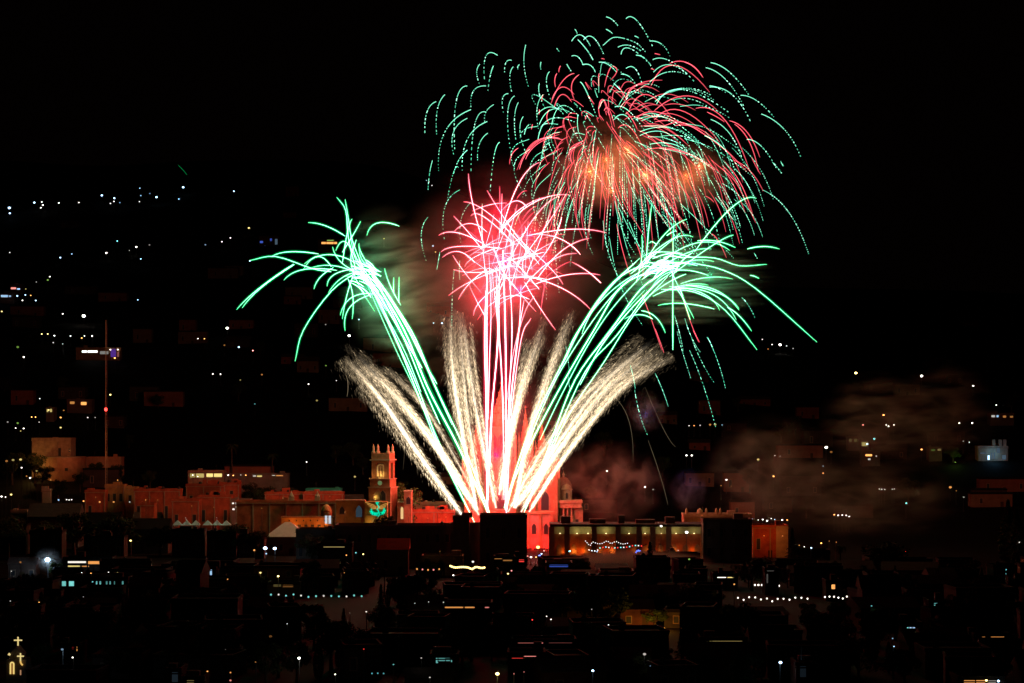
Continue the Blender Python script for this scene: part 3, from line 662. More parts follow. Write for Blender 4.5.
# stone block ruin and apse
Ys = 1100.0
sb = house(32, 71, 438, Ys, 12, 'tall windowless tan stone block with a flat top above the left trees', stone_tan, lit=(), win=False, name='stone_block', cat='building')
g0 = sb.location.z
MB().box(X(58, Ys) - sb.location.x, X(61, Ys) - sb.location.x, -.06, .02, Z(456, Ys) - g0, Z(448, Ys) - g0).build('door', glass_dark, sb)
MB().box(X(68.6, Ys) - sb.location.x, X(69.8, Ys) - sb.location.x, -.06, .02, Z(452, Ys) - g0, Z(448.5, Ys) - g0).build('window', glass_dark, sb)
ra = empty('rounded_apse', (X(62, 1090), 1090, ground(X(62, 1090), 1090)), label='rounded reddish stone apse wall joined to the tall tan block', cat='building'); ks = 1090 / F; gz = ra.location.z
MB().ring([(20 * ks, -2), (20 * ks, Z(458, 1090) - gz)], 24).build('wall', stone_red, ra, (0, 9, 0)); MB().ring([(20.6 * ks, 0), (20.6 * ks, .5)], 24).build('cornice', trim_stone, ra, (0, 9, Z(458, 1090) - gz))
for c in (52.5, 66): MB().box(X(c, 1090) - ra.location.x - .6, X(c, 1090) - ra.location.x + .6, 9 - 20 * ks - .1, 9 - 18 * ks, Z(471, 1090) - gz, Z(468, 1090) - gz).build('window', glass_dark, ra)
house(86, 121, 457, 1105, 9, 'low ruined wall house right of the rounded apse, half hidden by trees', stone_red, nwin=4)
floodlight(X(37, Ys), Ys - 9, ground(X(37, Ys), Ys) + 3, (1, .6, .15), 900, 'amber floodlight at the left foot of the tan stone block', off=(0, 0, 1))
floodlight(X(55, Ys), Ys - 26, ground(X(55, Ys), Ys) + 6, (1, .35, .1), 1600, 'dim orange floodlight before the rounded apse', off=(0, 0, 3))
floodlight(X(76, Ys), Ys - 16, ground(X(76, Ys), Ys) + 12, (1, .4, .14), 500, 'orange floodlight on the roof right of the tan stone block', off=(0, 0, 2))
street_lamp(118, 480, 'o', .8, 1.5, 'orange street lamp over the yellow two-storey house', Y=962, power=130)
street_lamp(146, 500, 'o', .6, 1.5, 'orange street lamp before the vivid orange house', Y=908, power=90)
# radio mast
Ym = 1010.0; gm = ground(X(106, Ym), Ym); hm = Z(320, Ym) - gm
ms = empty('radio_mast', (X(106, Ym), Ym, gm), label='tall thin radio mast with a red warning lamp on the left hillside', cat='mast')
mb = MB()
for a in range(3): mb.tube([Vector((.42 * math.cos(a * 2.09), .42 * math.sin(a * 2.09), 0)), Vector((.25 * math.cos(a * 2.09), .25 * math.sin(a * 2.09), hm))], .07, n=4)
for i in range(int(hm / 1.2)):
    z = i * 1.2; s = .42 - .17 * z / hm; p = [Vector((s * math.cos(a * 2.09), s * math.sin(a * 2.09), z + (.6 if a % 2 else 0))) for a in range(3)]; mb.tube(p + [p[0]], .035, n=3)
mb.build('lattice', mat('mast_paint', (.5, .3, .2)), ms)
MB().ring([(.3, 0), (.55, .3), (.55, .9), (.3, 1.2)], 8).build('warning_lamp', glowmat('r', 5), ms, (0, -.5, Z(411, Ym) - gm))
lamp(ms, (0, -2.5, Z(455, Ym) - gm), (1, .4, .12), 120, .1); lamp(ms, (0, -2.5, Z(436, Ym) - gm), (1, .4, .12), 70, .1)
footprint(X(106, Ym) - 1, X(106, Ym) + 1, Ym - 1, Ym + 1)

# ------------------------------------------------------------------ right part of the band
Yo = 880.0
ob = house(684, 752, 514, Yo, 12, 'orange lit stone building with small roof turrets above the palace', stone_tan, nwin=7, name='stone_building', cat='building')
g0 = ob.location.z
for i, px in enumerate((687, 700.5, 707, 717, 721)):
    r_ = 1.0 if i == 1 else .5; MB().ring([(r_, 0), (r_, .8), (r_ * .8, 1.3), (.1, 1.9)], 10).build('roof_turret', stone_tan, ob, (X(px, Yo) - ob.location.x, 3, Z(514, Yo) - g0))
floodlight(X(700, Yo), Yo - 9, 11.5, (1, .3, .08), 500, 'orange floodlight behind the palace roof, lighting the stone building', off=(0, 0, 1.5))
house(703, 752, 519, 812, 10, 'large dark box building at the right end of the palace', plaster_dim, nwin=4, rows=2, name='box_building', cat='building')
rb = house(752.5, 788, 525, 835, 10, 'orange red facade with a beige right edge at the right end of the band', plaster_red, nwin=3, name='red_building', cat='building')
MB().box(X(776, 835) - rb.location.x, X(788, 835) - rb.location.x, -.35, -.13, 0, Z(526, 835) - rb.location.z).build('beige_panel', plaster_pale, rb)
floodlight(X(762, 835), 828, 7, (1, .2, .03), 600, 'orange floodlight before the left half of the red facade', off=(0, 0, 1)); floodlight(X(780, 835), 827, 7, (1, .28, .06), 380, 'orange floodlight before the beige edge of the red facade', off=(0, 0, 1))
lamp_row('on the far street above the red facade', [(px, py, c, r_, s) for px, py, c, r_, s in ((752, 519, 'b', .7, 2), (758, 520, 'w', .8, 3), (762.5, 519.5, 'w', 1.1, 5), (767, 520.5, 'w', 1.2, 6), (771, 518.5, 'w', .9, 3), (774.5, 519.3, 'b', .8, 3), (782, 520, 'w', 1.2, 5), (787, 520, 'o', 1.1, 4))], 'street lamps above the red facade')
lamp_row('in the smoky street right of the red facade', [(799, 545, 'o', .7, 2), (804, 546.5, 'w', .8, 3), (811, 547.7, 'b', 1.3, 4), (821, 543, 'o', 1.2, 5), (829, 541, 'o', .7, 1), (836, 542, 'o', .7, 1)], 'street lamps in the smoke')
lamp_row('in the bright bar over the right trees', [(834, 514.6, 'o', 1.2, 5), (838, 515.2, 'w', 1.2, 5), (842, 515, 'w', 1.0, 6), (846, 515.2, 'w', 1.1, 6), (849, 516.3, 'w', 1.0, 5)], 'street lamps in the bright bar')

# ------------------------------------------------------------------ foreground landmarks
Yk = 770.0
bx = house(480, 527, 514.5, Yk, 12, 'tall square dark rooftop block directly under the fireworks', plaster_dim, nwin=3, rows=2, name='rooftop_block', cat='building')
house(453, 469, 516, 775, 7, 'small dark block left of the tall square rooftop block', plaster_dim, nwin=1, name='rooftop_block', cat='building')
house(296, 334, 529, 795, 12, 'low dark building directly before the orange arcade', plaster_dim, nwin=4, name='long_building', cat='building')
house(450, 483, 523, 784, 5, 'narrow dark wall between the two rooftop blocks', plaster_dim, nwin=0, win=False, name='wall_block', cat='building')
house(335, 452, 525, 790, 14, 'very long low dark building before the bell tower church', plaster_dim, nwin=12, rows=2, name='long_building', cat='building')
house(422, 463, 555.5, 745, 8, 'dim tan house front left of the square dark block', stone_tan, nwin=3)
street_lamp(440, 551, 'o', .5, .5, 'faint orange lamp over the dim tan house front', Y=738, power=14)
r2 = house(378, 408, 539, 752, 9, 'small house with a vivid red lit sloping roof', plaster_dim, mat('red_lit_tiles', (.7, .1, .05)), 'gable', nwin=2)  # the red light on this roof is put into its tile colour
house(600, 634, 571, 700, 12, 'square dark house with flat roof before the low pale smoke', plaster_dim, nwin=3, rows=2, pyb=610)
house(172, 204, 529, 838, 8, 'dark house under the left green awnings', adobe_dark, MATS['darkened_roof'], nwin=3, tanks=1)
house(207, 236, 531, 834, 8, 'dark house under the right green awnings', adobe_dark, MATS['darkened_roof'], nwin=3, tanks=1)
house(240, 264, 534, 828, 8, 'dark house left of the house with the pyramid shaped roof', adobe_dark, MATS['darkened_roof'], nwin=2)
house(0, 26, 524, 850, 8, 'dark house at the left edge under the small pinkish house', adobe_dark, MATS['darkened_roof'], nwin=2, tanks=1)
house(30, 62, 530, 826, 8, 'dark house below the long low roofed house', adobe_dark, MATS['darkened_roof'], nwin=3, tanks=1)
house(90, 124, 536, 812, 8, 'dark house below the dark gabled house', adobe_dark, MATS['darkened_roof'], nwin=3, tanks=1)
house(793, 830, 550, 790, 9, 'dark house right of the pointed conifer', adobe_dark, MATS['darkened_roof'], nwin=3)
house(640, 700, 553, 775, 8, 'dark long house before the right part of the palace', adobe_dark, MATS['darkened_roof'], nwin=5, tanks=1)
# market string lights
Yx = 795.0
def string_lights(name, pts, Y, cols, label, step=3.2, s=3.0, r=.16, grp=None):
    root = empty(name, P(pts[0][0], pts[0][1], Y), label=label, cat='string lights', group=grp)
    q = spline([P(a, b, Y) - root.location for a, b in pts], 4 * len(pts)); MB().tube(q, .03, n=3).build('wire', metal_dark, root)
    L = 0; nx = 0
    for i in range(len(q) - 1):
        seg = (q[i + 1] - q[i]).length
        while nx <= L + seg:
            p = q[i].lerp(q[i + 1], (nx - L) / seg); c = cols[int(nx / step) % len(cols)]
            k = ('bulb', c, s, r)
            if k not in LAMPS: o = MB().ring([(r * .5, -r), (r, -r * .3), (r, r * .4), (r * .4, r)], 6).build('bulb', glowmat(c, s)); LAMPS[k] = o.data; bpy.data.objects.remove(o)
            o = bpy.data.objects.new('bulb', LAMPS[k]); col.objects.link(o); o.parent = root; o.location = p; nx += step
        L += seg
    for a, b in pts: KEEP.append((a, b, Y))
    return root
string_lights('string_lights', [(585.5, 541), (590, 545.5), (592.5, 542), (597, 543.5), (602, 543.5), (607, 541), (611, 543.5), (616, 541.5), (622, 544), (629, 543)], Yx, 'w', 'wavy white string lights over the market before the palace', .7, 1.6, .14)
string_lights('string_lights', [(600, 548), (606, 547), (612, 548), (620, 547.5), (628, 547), (634, 545.5), (642, 546)], Yx - 3, 'crcwr', 'coloured red and turquoise string lights below the wavy white string', .9, 1.6, .19)
string_lights('string_lights', [(589, 550), (594, 551), (598, 550)], Yx - 2, 'w', 'short white string lights left of the coloured market string', .9, 2, .18)
string_lights('string_lights', [(636, 552.5), (638.5, 550.5), (641, 552.5)], Yx - 2, 'd', 'short deep blue string lights at the right end of the market', .5, 3, .25)
string_lights('string_lights', [(450.5, 566), (455, 567.5), (462, 567), (468, 567.5), (472, 569), (476, 567), (482, 568), (486, 567)], 712, 'y', 'wavy yellow string lights in the street below the square dark block', .5, 3, .26)
string_lights('string_lights', [(738, 597.8), (743, 600), (748, 597.5), (754, 597), (760, 599.5), (768, 598.5), (773, 601.5), (780, 598), (788, 600), (796, 597.5), (810, 599)], 640, 'w', 'long sparse white string lights across the dark right foreground', 1.5, 2.0, .2)
string_lights('string_lights', [(825, 597), (832, 596.5), (838, 597.5), (843, 598.5), (847, 596.5)], 640, 'w', 'short white string lights right of the long sparse string', 1.1, 2.2, .2)
string_lights('string_lights', [(271, 594.6), (279, 594.6), (284, 596), (291, 594.6), (298, 594.8), (307, 597), (318, 596), (331, 596), (345, 596.6), (355, 595.4), (366, 597)], 655, 'cwc', 'long row of faint turquoise string lights in the dark left foreground', 1.9, .8, .22)
string_lights('string_lights', [(417, 569), (424, 569.5), (430, 570), (436, 569.5), (440, 569)], 712, 'om', 'sparse pinkish string lights left of the wavy yellow string', 1.5, 1.0, .22)
string_lights('string_lights', [(755, 585), (760, 585), (770, 585.3), (780, 585.8)], 690, 'w', 'straight bright white string lights above the long sparse string', .9, 3, .22)
string_lights('string_lights', [(372, 673.4), (378, 673.2), (384, 673.5), (389, 674)], 452, 'c', 'faint turquoise string lights at the bottom left of centre', 1.0, .5, .12)
lamp_row('around the street lamp beside the palace', [(527.5, 556, 'm', 1, 3), (531, 557, 'w', 1.5, 6), (539.5, 555.5, 'd', 1.9, 5), (541.5, 553.5, 'b', 1.2, 4), (544, 550.5, 'w', .8, 2), (569.6, 551, 'c', 1.5, 4), (597, 551.5, 'b', 1.0, 2.5), (536, 557, 'y', 1, 3)], 'market lamps beside the palace', h=3, Y=796)

# ------------------------------------------------------------------ lit houses and shops in the dark foreground
def shop(px0, px1, pyt, lit, label, h=None, Y=None, **k):
    py = max(l[3] for l in lit); Y = Y or max(432, F * (CH - 3.0) / (py - HZ)); k.setdefault('nwin', 0)
    return house(px0, px1, pyt, Y, 8, label, k.pop('wall', adobe_dark), lit=lit, **k)
shop(63, 112, 557, [(68, 86, 561.2, 563, 'w', 1.1), (87, 105.5, 561.2, 564, 'o', .9), (68, 80, 565.5, 567, 'y', .8), (82, 89, 565.8, 566.8, 'o', .7)], 'shop with two glowing orange and white window strips right of the blue lamp')
shop(56, 128, 577, [(a, a + w_, 581, 586, 'c', s) for a, w_, s in ((58, 2, .35), (62, 4, .6), (69, 5, .8), (80, 1, .25), (92, 1.4, .7), (96, 1.4, .5), (99.5, 1.6, .4), (106, 1.5, .25), (109.5, 1.4, .3), (114, 1, .2), (122, 1.6, .3))], 'long building with a row of cyan lit windows at the left')
shop(318, 352, 543, [(323.6, 344.5, 546, 547.3, 'y', .35)], 'low building with one thin yellow green light strip before the long dark building', Y=770)
shop(205, 216, 567, [(210, 212, 568, 575, 'b', .8)], 'narrow house with one tall pale blue lit window')
shop(268, 300, 582, [(273.5, 281, 584, 586.5, 'y', .2), (283, 293, 585, 587, 'o', .18)], 'house with a dull yellow lit wall strip above the turquoise lights')
shop(436, 492, 602, [(445, 474.5, 606.6, 608, 'o', .7), (485, 489, 606.8, 608, 'm', .6)], 'flat house with a long thin orange light strip in the middle foreground')
shop(512, 576, 639, [(518, 536, 642, 643.2, 'm', .3), (537, 543, 642, 643.4, 'm', .8), (549, 572, 642, 643, 'm', .15)], 'long low house with a thin broken red light strip in the foreground')
shop(508, 545, 652, [(512, 523, 657, 658.4, 'r', .8), (524, 536, 656, 657.8, 'm', 1.2)], 'house with a bright pinkish red light strip in the centre foreground')
shop(430, 458, 654, [(436, 438, 657, 663, 'c', .5), (438.5, 450, 657.5, 661, 'c', .35), (446, 452, 659, 662, 'c', .5)], 'small house with a turquoise glowing window in the bottom centre')
shop(700, 748, 637, [(707, 742, 641, 642.2, 'y', .45)], 'house with one very long thin warm light strip in the right foreground')
shop(713, 738, 573, [(717.5, 726, 576.2, 577.8, 'w', 2.0), (727.5, 734, 576.2, 577.8, 'y', 1.2)], 'house with two short bright white light strips near the round dark tree')
shop(974, 1010, 633, [(982, 985, 636.3, 637.5, 'o', .3), (991, 1004, 636, 638.4, 'o', .5)], 'house with a dull orange light strip at the lower right')
shop(958, 1004, 676, [(964, 975, 680, 683, 'o', .8), (976, 985, 680, 683, 'o', 1.0), (988, 996, 680.5, 683, 'w', .4)], 'orange lit wall house at the bottom right edge')
shop(904, 922, 622, [(907, 908.5, 626.5, 628.2, 'c', .8), (909.5, 911.5, 626.5, 628.2, 'b', 1.0), (912.5, 915, 626, 628.2, 'b', .8)], 'small house with three pale blue windows at the lower right')
shop(929, 944, 600, [(934, 936, 603, 607, 'c', .5), (936.4, 938, 602.5, 604.5, 'c', .9)], 'small house with a cyan window in the right foreground')
shop(826, 842, 580, [(831.5, 835, 584.5, 589, 'o', 1.2)], 'small house with a glowing orange doorway in the right foreground')
shop(494, 515, 556, [(494.5, 502, 558, 559.2, 'o', .5), (503, 512, 559.6, 561, 'o', .3)], 'low roof with a slanting orange light line under the square dark block', Y=735)
shop(515, 527, 557, [(519, 524, 558.5, 562, 'r', .9)], 'stall with a red lit front right of the slanting orange line', Y=735)
shop(546, 572, 562, [(549.5, 568, 564.6, 567, 'd', .3)], 'market stall house with a deep blue glowing front', Y=742, wall=plaster_dim)
shop(184, 204, 676, [(187, 194, 680, 683, 'y', .12)], 'house corner with a dim olive lit panel at the bottom left', Y=440)
shop(166, 181, 668, [(172, 178, 671, 682, 'b', .018)], 'house with a faint blue grey window at the bottom left', Y=440)
shop(796, 812, 662, [(800, 806, 665, 677, 'b', .01)], 'house with a very faint grey window at the bottom right of centre', Y=440)
shop(60, 80, 643, [(76.5, 77.6, 646, 651, 'o', .5), (72, 74, 647, 649, 'r', .2)], 'house with a slim orange window right of the lit chapel')
shop(765, 779, 568, [(767, 774, 570, 571, 'w', .15), (766, 768, 574, 583, 'w', .06)], 'dim grey house front right of the round dark tree')
# illuminated chapel with two crosses
Yh = 470.0; oh = (X(15, Yh), Yh, 0)
cl = empty('small_chapel', oh, label='small dark chapel with glowing yellow arch and crosses at the bottom left', cat='chapel'); footprint(X(4, Yh), X(28, Yh), Yh - 2, Yh + 8)
xh = lambda px: X(px, Yh) - oh[0]; zh = lambda py: Z(py, Yh)
MB().box(xh(6), xh(26), 0, 6, -1, zh(660)).build('wall', plaster_dim, cl)
bc = MB(); bc.box(xh(9), xh(22), .5, 4, zh(660), zh(655)); bc.v += [(xh(8.5), .2, zh(655)), (xh(22.5), .2, zh(655)), (xh(22.5), 4.3, zh(655)), (xh(8.5), 4.3, zh(655)), (xh(15.7), .2, zh(647)), (xh(15.7), 4.3, zh(647))]
bc.f += [(8, 9, 12), (10, 11, 13), (9, 10, 13, 12), (11, 8, 12, 13), (11, 10, 9, 8)]; bc.build('gable', plaster_dim, cl)
def cross(cx, yt, yb, arm, m, root, y=-.3):
    mb = MB(); t = .11; mb.box(xh(cx) - t, xh(cx) + t, y - t, y + t, zh(yb), zh(yt)); za_ = zh(yt + (yb - yt) * .38)
    mb.box(xh(cx) - arm, xh(cx) - t, y - t, y + t, za_ - t, za_ + t); mb.box(xh(cx) + t, xh(cx) + arm, y - t, y + t, za_ - t, za_ + t); mb.build('cross', m, root)
yl = emit('chapel_yellow', (1, .78, .3), .8); cross(15.7, 638, 646.8, .72, yl, cl, 2.2); cross(20.8, 653, 661, .6, yl, cl)
mb = MB(); mb.tube(spline([Vector((xh(20.8), -.3, zh(661))), Vector((xh(21.3), -.3, zh(663.2))), Vector((xh(23), -.3, zh(665)))], 6), .16, n=5); mb.build('scroll', emit('chapel_gold', (1, .6, .15), .8), cl)
mb = MB(); a_ = [Vector((xh(10.6), -.1, zh(674)))] + [Vector((xh(10.6), -.1, zh(664)))] + [Vector((xh(12.2 - 1.6 * math.cos(t)), -.1, zh(664) + 1.6 * Yh / F * math.sin(t))) for t in (.6, 1.2, 1.6, 2.2, 2.8)] + [Vector((xh(13.8), -.1, zh(664))), Vector((xh(13.8), -.1, zh(674)))]
mb.tube(a_, .14, n=5); mb.build('arch', emit('chapel_arch', (1, .72, .22), .9), cl)
MB().box(xh(11.2), xh(13.2), -.06, .02, zh(674), zh(664)).build('doorway', emit('chapel_door', (1, .4, .08), .25), cl)
mb = MB(); mb.ring([(.05, 0), (.3, .15), (.05, .5)], 6); mb.build('ornament', yl, cl, (xh(9.5), -.2, zh(655.5)))
MB().box(xh(20), xh(21.2), -.06, .02, zh(675), zh(670)).build('window', emit('chapel_window', (1, .5, .25), .4), cl)
for q in ((9, 654), (15.7, 641), (21, 657), (12, 668), (20.5, 672)): KEEP.append((q[0], q[1], Yh))

# ------------------------------------------------------------------ single lamps of the foreground
fl = [(48, 559.5, 'b', 5.0, 12, 'huge glaring blue white street lamp at the left edge of the dark foreground', 1200), (265.5, 548, 'b', 3.6, 9, 'bright blue white street lamp below the pyramid roof, left of a pair', 120), (275, 548.3, 'b', 3.2, 9, 'bright blue white street lamp below the pyramid roof, right of a pair', 120),
 (254.5, 550, 'o', 2, 1.2, 'dull orange lamp left of the blue white pair', 10), (266.5, 553.5, 'b', 1.6, 1.5, 'faint bluish lamp just under the blue white pair', 0), (131, 540.5, 'y', 2.2, 3, 'squarish yellow lamp under the low gabled house left of the awnings', 25),
 (21, 562, 'o', 2, .35, 'faint orange lamp left of the huge blue white lamp', 0), (12, 571, 'w', 1, .8, 'faint white lamp low left of the huge blue white lamp', 0), (11, 600.7, 'w', 1, 1, 'faint white lamp above the chapel, at the left edge', 0), (39.8, 602, 'o', 1.4, 1.6, 'small orange lamp above and right of the chapel', 0),
 (63, 649, 'b', 2.6, .35, 'dim blue lamp glowing on a rooftop right of the chapel', 60), (73.5, 657, 'w', 1.5, 5, 'small white lamp right of the dim blue rooftop glow', 3), (84, 596.5, 'w', 1, .4, 'very faint lamp below the cyan windows', 0),
 (82.3, 572.4, 'w', .9, 2, 'first small white lamp over the cyan windows from the left', 0), (91.5, 573, 'o', 1.1, 2.5, 'second small lamp, orange, over the cyan windows', 0), (109, 572, 'w', 1.2, 1.5, 'third small lamp over the cyan windows', 0), (118, 572.5, 'y', 1.3, 2, 'fourth small lamp, yellowish, over the cyan windows', 0),
 (228, 579, 'o', 1.2, 1.2, 'small orange lamp right of the tall blue window', 0), (260.7, 572.5, 'y', 2, 1.8, 'yellow lamp with soft glow below the blue white pair', 25), (278.5, 576, 'y', 1.9, 6, 'bright yellow white lamp right of the soft yellow one', 25),
 (346.6, 555, 'o', 1.5, 1.6, 'orange lamp under the yellow green light strip', 0), (356, 552.6, 'c', 1.6, .9, 'dim turquoise lamp beside the orange lamp before the long building', 0), (363.4, 554, 'y', 1.6, 3, 'cream lamp right of the dim turquoise lamp', 0), (344.5, 572.5, 'o', 1.2, .5, 'faint upright orange lamp before the long dark building', 0),
 (350, 612.7, 'w', 1, .4, 'faint lamp left of the pale pair below the turquoise lights', 0), (366.5, 611.4, 'w', 1.5, 1.2, 'pale lamp below the right end of the turquoise lights', 0), (287.5, 623.4, 'w', 1.1, 1, 'lone faint white lamp in the dark left foreground', 0), (299.5, 657.7, 'w', 2.6, 8, 'bright star like white lamp in the bottom left foreground', 40),
 (335.5, 673.6, 'w', 1.4, 4, 'small white lamp at the bottom, right of the star like lamp', 0), (364, 648.6, 'r', 1.2, .9, 'small dim red lamp in the lower left foreground', 0), (393.7, 664, 'c', 1.4, .6, 'dim turquoise lamp at the bottom left of centre', 0), (208, 671, 'o', 1.5, 2, 'small orange lamp at the bottom left', 0),
 (231, 672, 'o', 1.6, 1, 'orange lamp at the bottom left, upper one of two', 0), (231, 680, 'm', 2, .8, 'pinkish lamp at the bottom left, lower one of two', 0), (256, 661.5, 'o', 1.3, .4, 'faint upright orange lamp in the bottom left', 0), (271, 636, 'o', 3, .12, 'very dim reddish lamp in the lower left foreground', 0),
 (453.4, 575, 'w', 1.5, 4, 'white lamp under the wavy yellow string lights', 0), (473, 561.5, 'w', 2.2, 1.6, 'pale double lamp above the wavy yellow string lights', 5), (508, 573.5, 'y', 1.9, 2.5, 'yellow lamp right of the wavy yellow string lights', 0), (511.5, 570.5, 'm', 1.4, 2, 'pink lamp beside the yellow lamp right of the string', 0),
 (425, 613.5, 'w', 1.5, 3, 'white lamp left of the long orange light strip', 0), (415, 603, 'w', 1, .7, 'first faint lamp above the long orange light strip', 0), (428.7, 601.6, 'w', 1, .8, 'second faint lamp above the long orange light strip', 0), (443.6, 602, 'w', 1.1, 1, 'third faint lamp above the long orange light strip', 0),
 (546.6, 616, 'w', 1.2, 2.5, 'upper left lamp of a white pair in the centre foreground', 0), (551, 619, 'w', 1.3, 3, 'lower right lamp of a white pair in the centre foreground', 0), (532.3, 619.5, 'r', 1.3, 2, 'small red lamp left of the white pair in the foreground', 0), (591.6, 609, 'w', 1.1, .5, 'faint lamp in the foreground under the low smoke', 0),
 (497.4, 673, 'y', 3.6, 6, 'bright yellow lamp with soft glow at the bottom centre', 60), (592.7, 670, 'b', 2.3, 8, 'bright bluish white lamp at the bottom right of centre', 12), (430, 677, 'w', 1.4, .8, 'faint lamp at the very bottom, left of the yellow lamp', 0), (421.5, 657.5, 'w', 1.4, .7, 'faint lamp left of the turquoise window', 0),
 (514, 673, 'm', 1.3, .8, 'small pinkish lamp right of the bright yellow bottom lamp', 0), (524, 671.5, 'm', 1.2, .6, 'second pinkish lamp right of the bright yellow bottom lamp', 0), (608.4, 624.6, 'w', 1.4, 1.3, 'small white lamp left of the amber lit tree', 0), (644.3, 653.7, 'w', 3, .5, 'dim cream lamp below the amber lit tree', 8),
 (689, 559, 'g', 2, .5, 'dim greenish lamp right of the conifer', 0), (678, 550.3, 'w', 1.4, .6, 'faint white lamp before the palace, right of the conifer', 0), (734, 584, 'o', 1.8, 1, 'orange lamp below the bright white light strips', 4), (780, 662, 'b', 3, 8, 'star like blue lamp in the bottom right foreground', 25), (650, 665.6, 'b', 1, .4, 'very faint blue lamp at the bottom right of centre', 0),
 (871, 605.6, 'c', 1.3, .7, 'faint turquoise lamp right of the short white string', 0), (892, 638, 'b', 1.4, .6, 'faint blue lamp, upper one of two at the lower right', 0), (893.3, 646, 'b', 1.4, 1.6, 'small blue lamp, lower one of two at the lower right', 0), (985.5, 680, 'y', 2.2, 7, 'star like yellow lamp at the bottom right edge', 10), (997.5, 680.6, 'b', 2.4, 7, 'star like white blue lamp at the bottom right edge', 10),
 (1005.6, 569.5, 'c', 1.2, .8, 'faint turquoise lamp at the right edge, upper one', 0), (1005.4, 573.5, 'c', 1, .5, 'faint turquoise lamp at the right edge, lower one', 0), (904.7, 551.4, 'r', 1.3, 2.5, 'small red orange lamp in the dark right trees', 0), (1019, 542, 'w', 1.4, 1.2, 'small white lamp at the right edge beside the cypresses', 0), (226, 649, 'w', 1, .08, 'thin barely lit lamp pole in the lower left', 0)]
for px, py, c, r_, s, lab, pw in fl:
    Y = F * (CH - 6) / (py - HZ) if py > 559 else min(790, F * (CH - 6) / (py - HZ)); Y = max(436, min(790, Y)); street_lamp(px, py, c, r_ * .8, s, lab, Y=Y, power=max(pw * 1.5, (2.5 * r_) if s > .6 else 0))

for px, py, Y, l in ((437, 513, 792, 'left'), (458, 508, 777, 'middle'), (519, 507, 772, 'right')):
    zb = Z(516 if px > 470 else 525 if px < 450 else 517, Y); an = empty('roof_antenna', (X(px, Y), Y + 3, zb), label='thin dark roof antenna, %s one of three by the launch site' % l, cat='antenna', group='antennas by the launch site')
    mb = MB(); mb.tube([Vector((0, 0, -.6)), Vector((0, 0, Z(py, Y) - zb))], .07, n=4); hh_ = Z(py, Y) - zb
    for q in range(5): mb.tube([Vector((-.9 + q * .12, 0, hh_ * .55 + q * .28)), Vector((.9 - q * .12, 0, hh_ * .55 + q * .28))], .04, n=3)
    mb.build('mast', metal_dark, an)
    MB().ring([(.5, -.6), (.5, .6), (.25, .9)], 8).build('tank', metal_dark, an, (1.4, 1, 0))
# ------------------------------------------------------------------ lamps of the hillside
lamp_row('in the top row on the left hillside', [(9.5, 208, 'b', 2, 5), (10, 213.3, 'b', 1.4, 4), (34.5, 202.7, 'b', 1.5, 5), (42, 202, 'w', 1.1, 3), (43, 205, 'w', 1.2, 4), (41, 207.8, 'w', 1.1, 3), (59, 203, 'w', 1.1, 4), (79, 202.7, 'w', 1, 3), (102, 195.4, 'b', 1.5, 4.5),
 (114.5, 198.2, 'b', 1.4, 4), (114, 201.4, 'w', 1, 3), (110.6, 203.5, 'w', 1, 2), (120, 202.7, 'b', .9, .9), (140, 188.2, 'b', .8, 2.5), (141, 195.6, 'b', .9, 1.4), (139.6, 201.7, 'w', .9, 2), (150, 193.5, 'b', .7, 1), (156.7, 197.2, 'b', 1.5, 5), (183.3, 187.3, 'b', 1.6, 5), (179, 199, 'b', 1, 3), (234, 191.2, 'b', 1.1, 4)], 'lamps in the top row on the left hillside')
lamp_row('in the second row on the left hillside', [(10, 252.5, 'w', .8, 2), (60.5, 257.7, 'b', 1.2, 4), (72, 254, 'b', 1, 2), (106.5, 253, 'w', 1.5, 4), (117.4, 241, 'c', 1.1, 2.5), (136.5, 247, 'w', 1.4, 5), (129.6, 250.6, 'w', .7, .8), (141, 259, 'b', 1.1, 3), (149.6, 245, 'w', 1.3, .25), (205.5, 244.8, 'b', 1.3, .4), (222, 241.8, 'w', 1.0, 3), (230.5, 238, 'w', 1, 3), (249, 228, 'y', 1.6, 1.6), (250, 261, 'b', 1.2, 3)], 'lamps in the second row on the left hillside')
lamp_row('in the left edge cluster of the hillside', [(20, 285, 'w', 1.4, 4), (50, 276.7, 'w', 1.1, 3), (48, 280, 'g', 1.5, .5), (36.6, 282, 'w', .8, .7), (25.6, 295, 'b', 1.1, 3), (31, 295.5, 'o', .9, 3), (17.5, 296, 'b', 1.3, 3.5), (22.7, 300.5, 'w', 1.1, 3), (36, 300.5, 'b', 1.1, 4), (2, 311.5, 'y', 1.4, 1.6), (63, 314, 'w', 1.2, 3), (138, 300, 'b', 1, 3), (26, 289, 'y', 1, .5)], 'lamps in the left cluster of the hillside')
lamp_row('on the mid slope left of the mast', [(84, 316, 'w', 2.6, 8), (42, 334, 'y', 1, 4), (48, 334, 'y', 1, 4), (54.7, 335.6, 'w', 1.1, 4), (70.8, 336, 'w', 1, 4), (82, 338, 'o', 1.2, 3), (84.7, 336, 'w', .9, 4), (92.3, 336, 'w', 1.2, 4), (53.5, 342.5, 'w', 1, 1), (63, 344, 'w', .8, 1), (18, 347, 'g', 2, .3), (24, 357, 'w', 1.5, 3), (40, 398.6, 'w', .9, 2.5)], 'lamps on the mid slope left of the mast')
lamp_row('around the violet house by the mast', [(110.6, 349.6, 'w', 1.1, 4), (118, 349.6, 'w', 1.1, 4), (115, 358, 'o', 1.3, 5), (110.6, 394.7, 'y', 1.5, 3)], 'lamps by the violet house')
